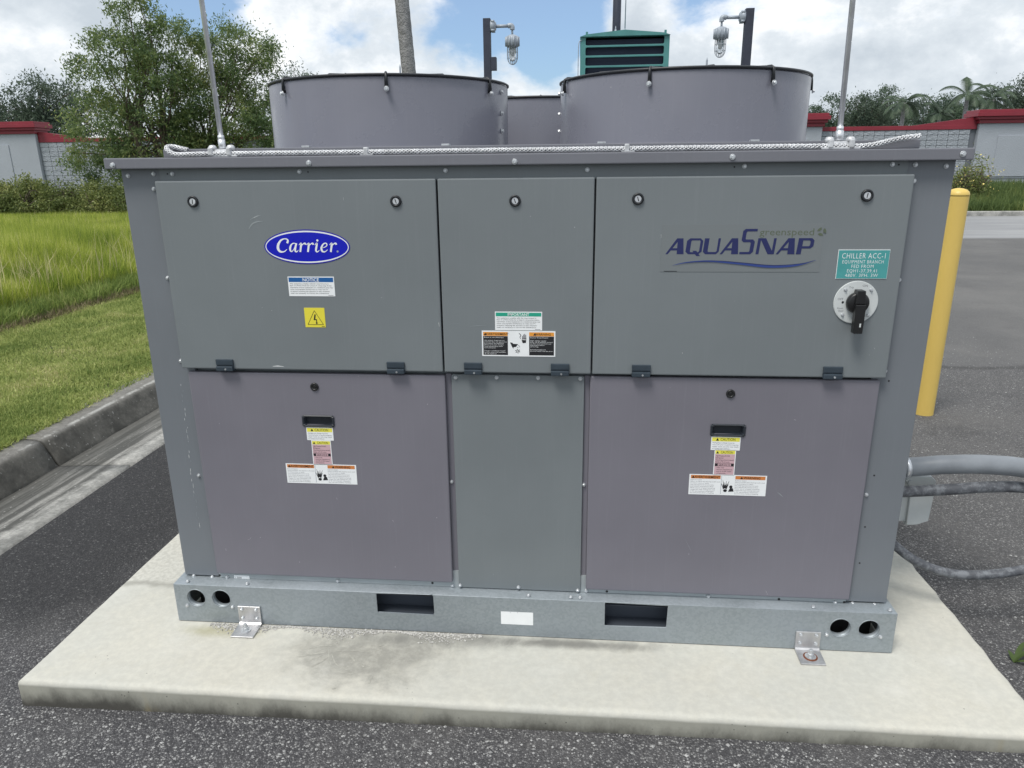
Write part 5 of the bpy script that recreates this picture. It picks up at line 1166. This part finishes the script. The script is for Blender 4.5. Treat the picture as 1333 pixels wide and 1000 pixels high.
# ---- grass
def blades(name, X, Y, Z, H, Wd, lean, mats, label, cat='grass'):
    n = len(X); a = RNG.uniform(0, 2*math.pi, n); la = RNG.uniform(0, 2*math.pi, n); ln = np.abs(RNG.normal(size=n))*lean
    dx, dy = np.cos(a)*Wd/2, np.sin(a)*Wd/2; tx, ty = np.cos(la)*ln*H, np.sin(la)*ln*H
    V = np.stack([np.stack([X-dx, Y-dy, Z], 1), np.stack([X+dx, Y+dy, Z], 1), np.stack([X+tx*.35+dx*.75, Y+ty*.35+dy*.75, Z+H*.55], 1), np.stack([X+tx*.35-dx*.75, Y+ty*.35-dy*.75, Z+H*.55], 1), np.stack([X+tx, Y+ty, Z+H*(1-.25*ln)], 1)], 1).reshape(-1, 3)
    b = np.arange(n)*5; li = np.stack([b, b+1, b+2, b+3, b+3, b+2, b+4], 1).ravel()
    me = bpy.data.meshes.new(name); me.vertices.add(len(V)); me.vertices.foreach_set('co', V.ravel()); me.loops.add(len(li)); me.loops.foreach_set('vertex_index', li)
    st = np.stack([np.arange(n)*7, np.arange(n)*7+4], 1).ravel(); me.polygons.add(2*n); me.polygons.foreach_set('loop_start', st); me.polygons.foreach_set('loop_total', np.tile([4, 3], n)); me.update(calc_edges=True); me.attributes.new('tone', 'FLOAT', 'FACE').data.foreach_set('value', np.repeat(RNG.random(n), 2))
    o = mesh_obj(name, me, mats); o['kind'] = 'stuff'; o['label'] = label; o['category'] = cat; return o
def wedge_pts(n, y0, y1, xa, xb, power=1., a0=-.60, a1=-.98):
    """points on the field between two sight lines fanning out from the drive, denser close by"""
    y = y0+(y1-y0)*RNG.random(n)**power; t0 = CAM[0]+a0*(y-CAM[1]); t1 = CAM[0]+a1*(y-CAM[1]); lo = np.maximum(t1, xa); hi = np.minimum(t0, xb); ok = hi > lo; y, lo, hi = y[ok], lo[ok], hi[ok]
    return lo+(hi-lo)*RNG.random(len(y)), y
def vnoise(x, y, s):
    return (np.sin(x*s+1.3*np.sin(y*s*.7))+np.sin(y*s*1.3+2.+np.sin(x*s*.6))+np.sin((x+y)*s*.8+.7))/3
def fill(x, y, n, xa, xb, ya, yb, a0, a1):
    """the rest of the field, more thinly sown than the part close to the drive"""
    fx = RNG.uniform(xa, xb, n); fy = RNG.uniform(ya, yb, n); k = (fx-CAM[0])/(fy-CAM[1]+1e-6); out = (fy < y.min()) | (k > a0) | (k < a1) | (fy > y.max())
    return np.concatenate([x, fx[out]]), np.concatenate([y, fy[out]]), np.concatenate([np.ones(len(x)), np.full(out.sum(), 2.)])
x, y = wedge_pts(210000, .4, 11., -5.12, -2.80, 1.6, -.42, -1.2); x, y, kw = fill(x, y, 130000, -5.12, -2.8, -4., 18., -.42, -1.2); h = .026+.012*RNG.random(len(x))+.012*np.clip(vnoise(x, y, 5), -1, 1)
# wheel-worn strips keep shorter grass
h *= np.where(np.abs((x+4.15)) < .12, .75, 1.)
blades('mown_grass', x, y, np.full(len(x), .032), np.clip(h, .012, .1)*1.35, .007*kw**.6, .75, 'grass_mown', 'short mown lawn strip between the kerb and the tall grass')
x, y = wedge_pts(15000, 2.2, 15., -5.28, -4.86, 1.3, -.42, -1.2); blades('dead_grass', x, y, np.full(len(x), .032), .04+.08*RNG.random(len(x)), .008, 1.1, 'grass_dead', 'brown dead grass strip where mown lawn meets tall grass')
x, y = wedge_pts(250000, 3.2, 16.6, -19., -5.35, 1.1, -.46, -1.05); x, y, kw = fill(x, y, 170000, -24., -5.2, -3., 17., -.46, -1.05); edge = np.clip((-5.45-x)/1.3, .0, 1); h = (.12+.32*edge+.09*vnoise(x, y, 2.3)+.24*RNG.random(len(x))**1.5)*(1-.42*np.clip((y-7)/9, 0, 1))
tx_, ty_ = wedge_pts(2600, 3.6, 15., -18., -5.3, 1.2, -.46, -1.05)
mx_, my_ = wedge_pts(52000, 2.8, 15., -6.4, -5.0, 1.15, -.42, -1.15)
blades('green_grass', mx_, my_, np.full(len(mx_), .03), .10+.15*RNG.random(len(mx_)), .008+.0004*my_, .5, 'grass_mid', 'darker knee-high grass fringe in front of the tall meadow grass')
blades('dry_stalks', tx_, ty_, np.full(len(tx_), .03), (.42+.28*RNG.random(len(tx_)))*(1-.35*np.clip((ty_-7)/9, 0, 1)), .006+.0004*ty_, .35, 'grass_straw', 'pale dry stalks scattered through the tall grass')
blades('tall_grass', x, y, np.full(len(x), .03), h, (.007+.0006*np.abs(y))*kw, .30, 'grass_tall', 'tall yellow-green meadow grass left of the chiller')
x = RNG.uniform(6, 22, 42000); y = 19.15+RNG.random(42000)**1.2*9; blades('verge_grass', x, y, np.full(42000, .05), .18+.35*np.clip((y-20)/3, 0, 1)+.22*RNG.random(42000), .022, .45, 'grass_far', 'rough green verge below the right-hand wall')
# loose chippings on the asphalt
def pebbles():
    n = 11000; u = RNG.random(n); x = np.where(u < .55, RNG.uniform(-1.9, 2.1, n), RNG.uniform(1.46, 3.6, n)); y = np.where(u < .55, RNG.uniform(-.85, -.372, n), RNG.uniform(-.5, 4.5, n)); r = .0018+.0042*RNG.random(n)**3
    z = np.array([gz(q) for q in x]); O = np.array([[1, 0, 0], [-1, 0, 0], [0, 1, 0], [0, -1, 0], [0, 0, 1], [0, 0, -1]], float); J = O[None]*(1+.5*RNG.normal(size=(n, 6, 1))*.5); J[:, :, 2] *= .6
    V = (np.stack([x, y, z+r*.25], 1)[:, None, :]+J*r[:, None, None]).reshape(-1, 3); T = np.array([(0, 2, 4), (2, 1, 4), (1, 3, 4), (3, 0, 4), (2, 0, 5), (1, 2, 5), (3, 1, 5), (0, 3, 5)]); Fc = (T[None]+(np.arange(n)*6)[:, None, None]).reshape(-1, 3)
    me = bpy.data.meshes.new('loose_chippings'); me.from_pydata(V.tolist(), [], Fc.tolist()); o = mesh_obj('loose_chippings', me, 'chipping'); o['kind'] = 'stuff'; o['label'] = 'small loose stone chippings on the asphalt'; o['category'] = 'gravel'
mat('chipping', (.18, .18, .185), .85, var=.5, vscale=90, col2=(.52, .52, .51)); pebbles()
def grit():     # crumbs of mortar washed out from under the rail
    n = 2600; x = RNG.uniform(-1.02, -.12, n); y = YR-.004-np.abs(RNG.normal(size=n))*.014*(1+.8*np.sin(x*19)); z = np.full(n, .0006); r = .0012+.0034*RNG.random(n)**2
    O = np.array([[1, 0, 0], [-1, 0, 0], [0, 1, 0], [0, -1, 0], [0, 0, 1], [0, 0, -1]], float); J = O[None]*(1+.3*RNG.normal(size=(n, 6, 1))); J[:, :, 2] *= .7
    V = (np.stack([x, y, z+r*.3], 1)[:, None, :]+J*r[:, None, None]).reshape(-1, 3); T = np.array([(0, 2, 4), (2, 1, 4), (1, 3, 4), (3, 0, 4), (2, 0, 5), (1, 2, 5), (3, 1, 5), (0, 3, 5)]); Fc = (T[None]+(np.arange(n)*6)[:, None, None]).reshape(-1, 3)
    me = bpy.data.meshes.new('mortar_crumbs'); me.from_pydata(V.tolist(), [], Fc.tolist()); o = mesh_obj('mortar_crumbs', me, 'crumb'); o['kind'] = 'stuff'; o['label'] = 'pale mortar crumbs along the foot of the base rail'; o['category'] = 'grit'
mat('crumb', (.36, .35, .33), .95, var=.3, vscale=150, col2=(.6, .59, .56)); grit()
# weed at the right edge of the slab
def weed():
    p = onz(1320, 862, GR); root = thing('weed', (float(p[0]), float(p[1]), GR), 'small strap-leaved weed growing at the right edge of the slab', 'weed')
    for k, (a, l, e) in enumerate(((.25, .13, 50), (-.1, .15, 60), (.8, .10, 45), (1.7, .04, 55), (-.6, .09, 40))):
        bm = newbm(); P = []; q = Vector(p); q.z = GR; dv = Vector((math.cos(a)*math.cos(R(e)), math.sin(a)*math.cos(R(e)), math.sin(R(e)))); sd_ = Vector((-math.sin(a), math.cos(a), 0)); n = 9; rows = []
        for i in range(n+1):
            w = .0075*math.sin(math.pi*(i/n*.86+.12)); rows.append((bm.verts.new(q-sd_*w), bm.verts.new(q+Vector((0, 0, -w*.5))), bm.verts.new(q+sd_*w))); q = q+dv*(l/n); dv = (dv+Vector((0, 0, -.13))).normalized()
        for A_, B_ in zip(rows, rows[1:]):
            for s in (0, 1): bm.faces.new((A_[s], A_[s+1], B_[s+1], B_[s])).smooth = True
        bm_obj('leaf', bm, 'grass_far', root)
weed()
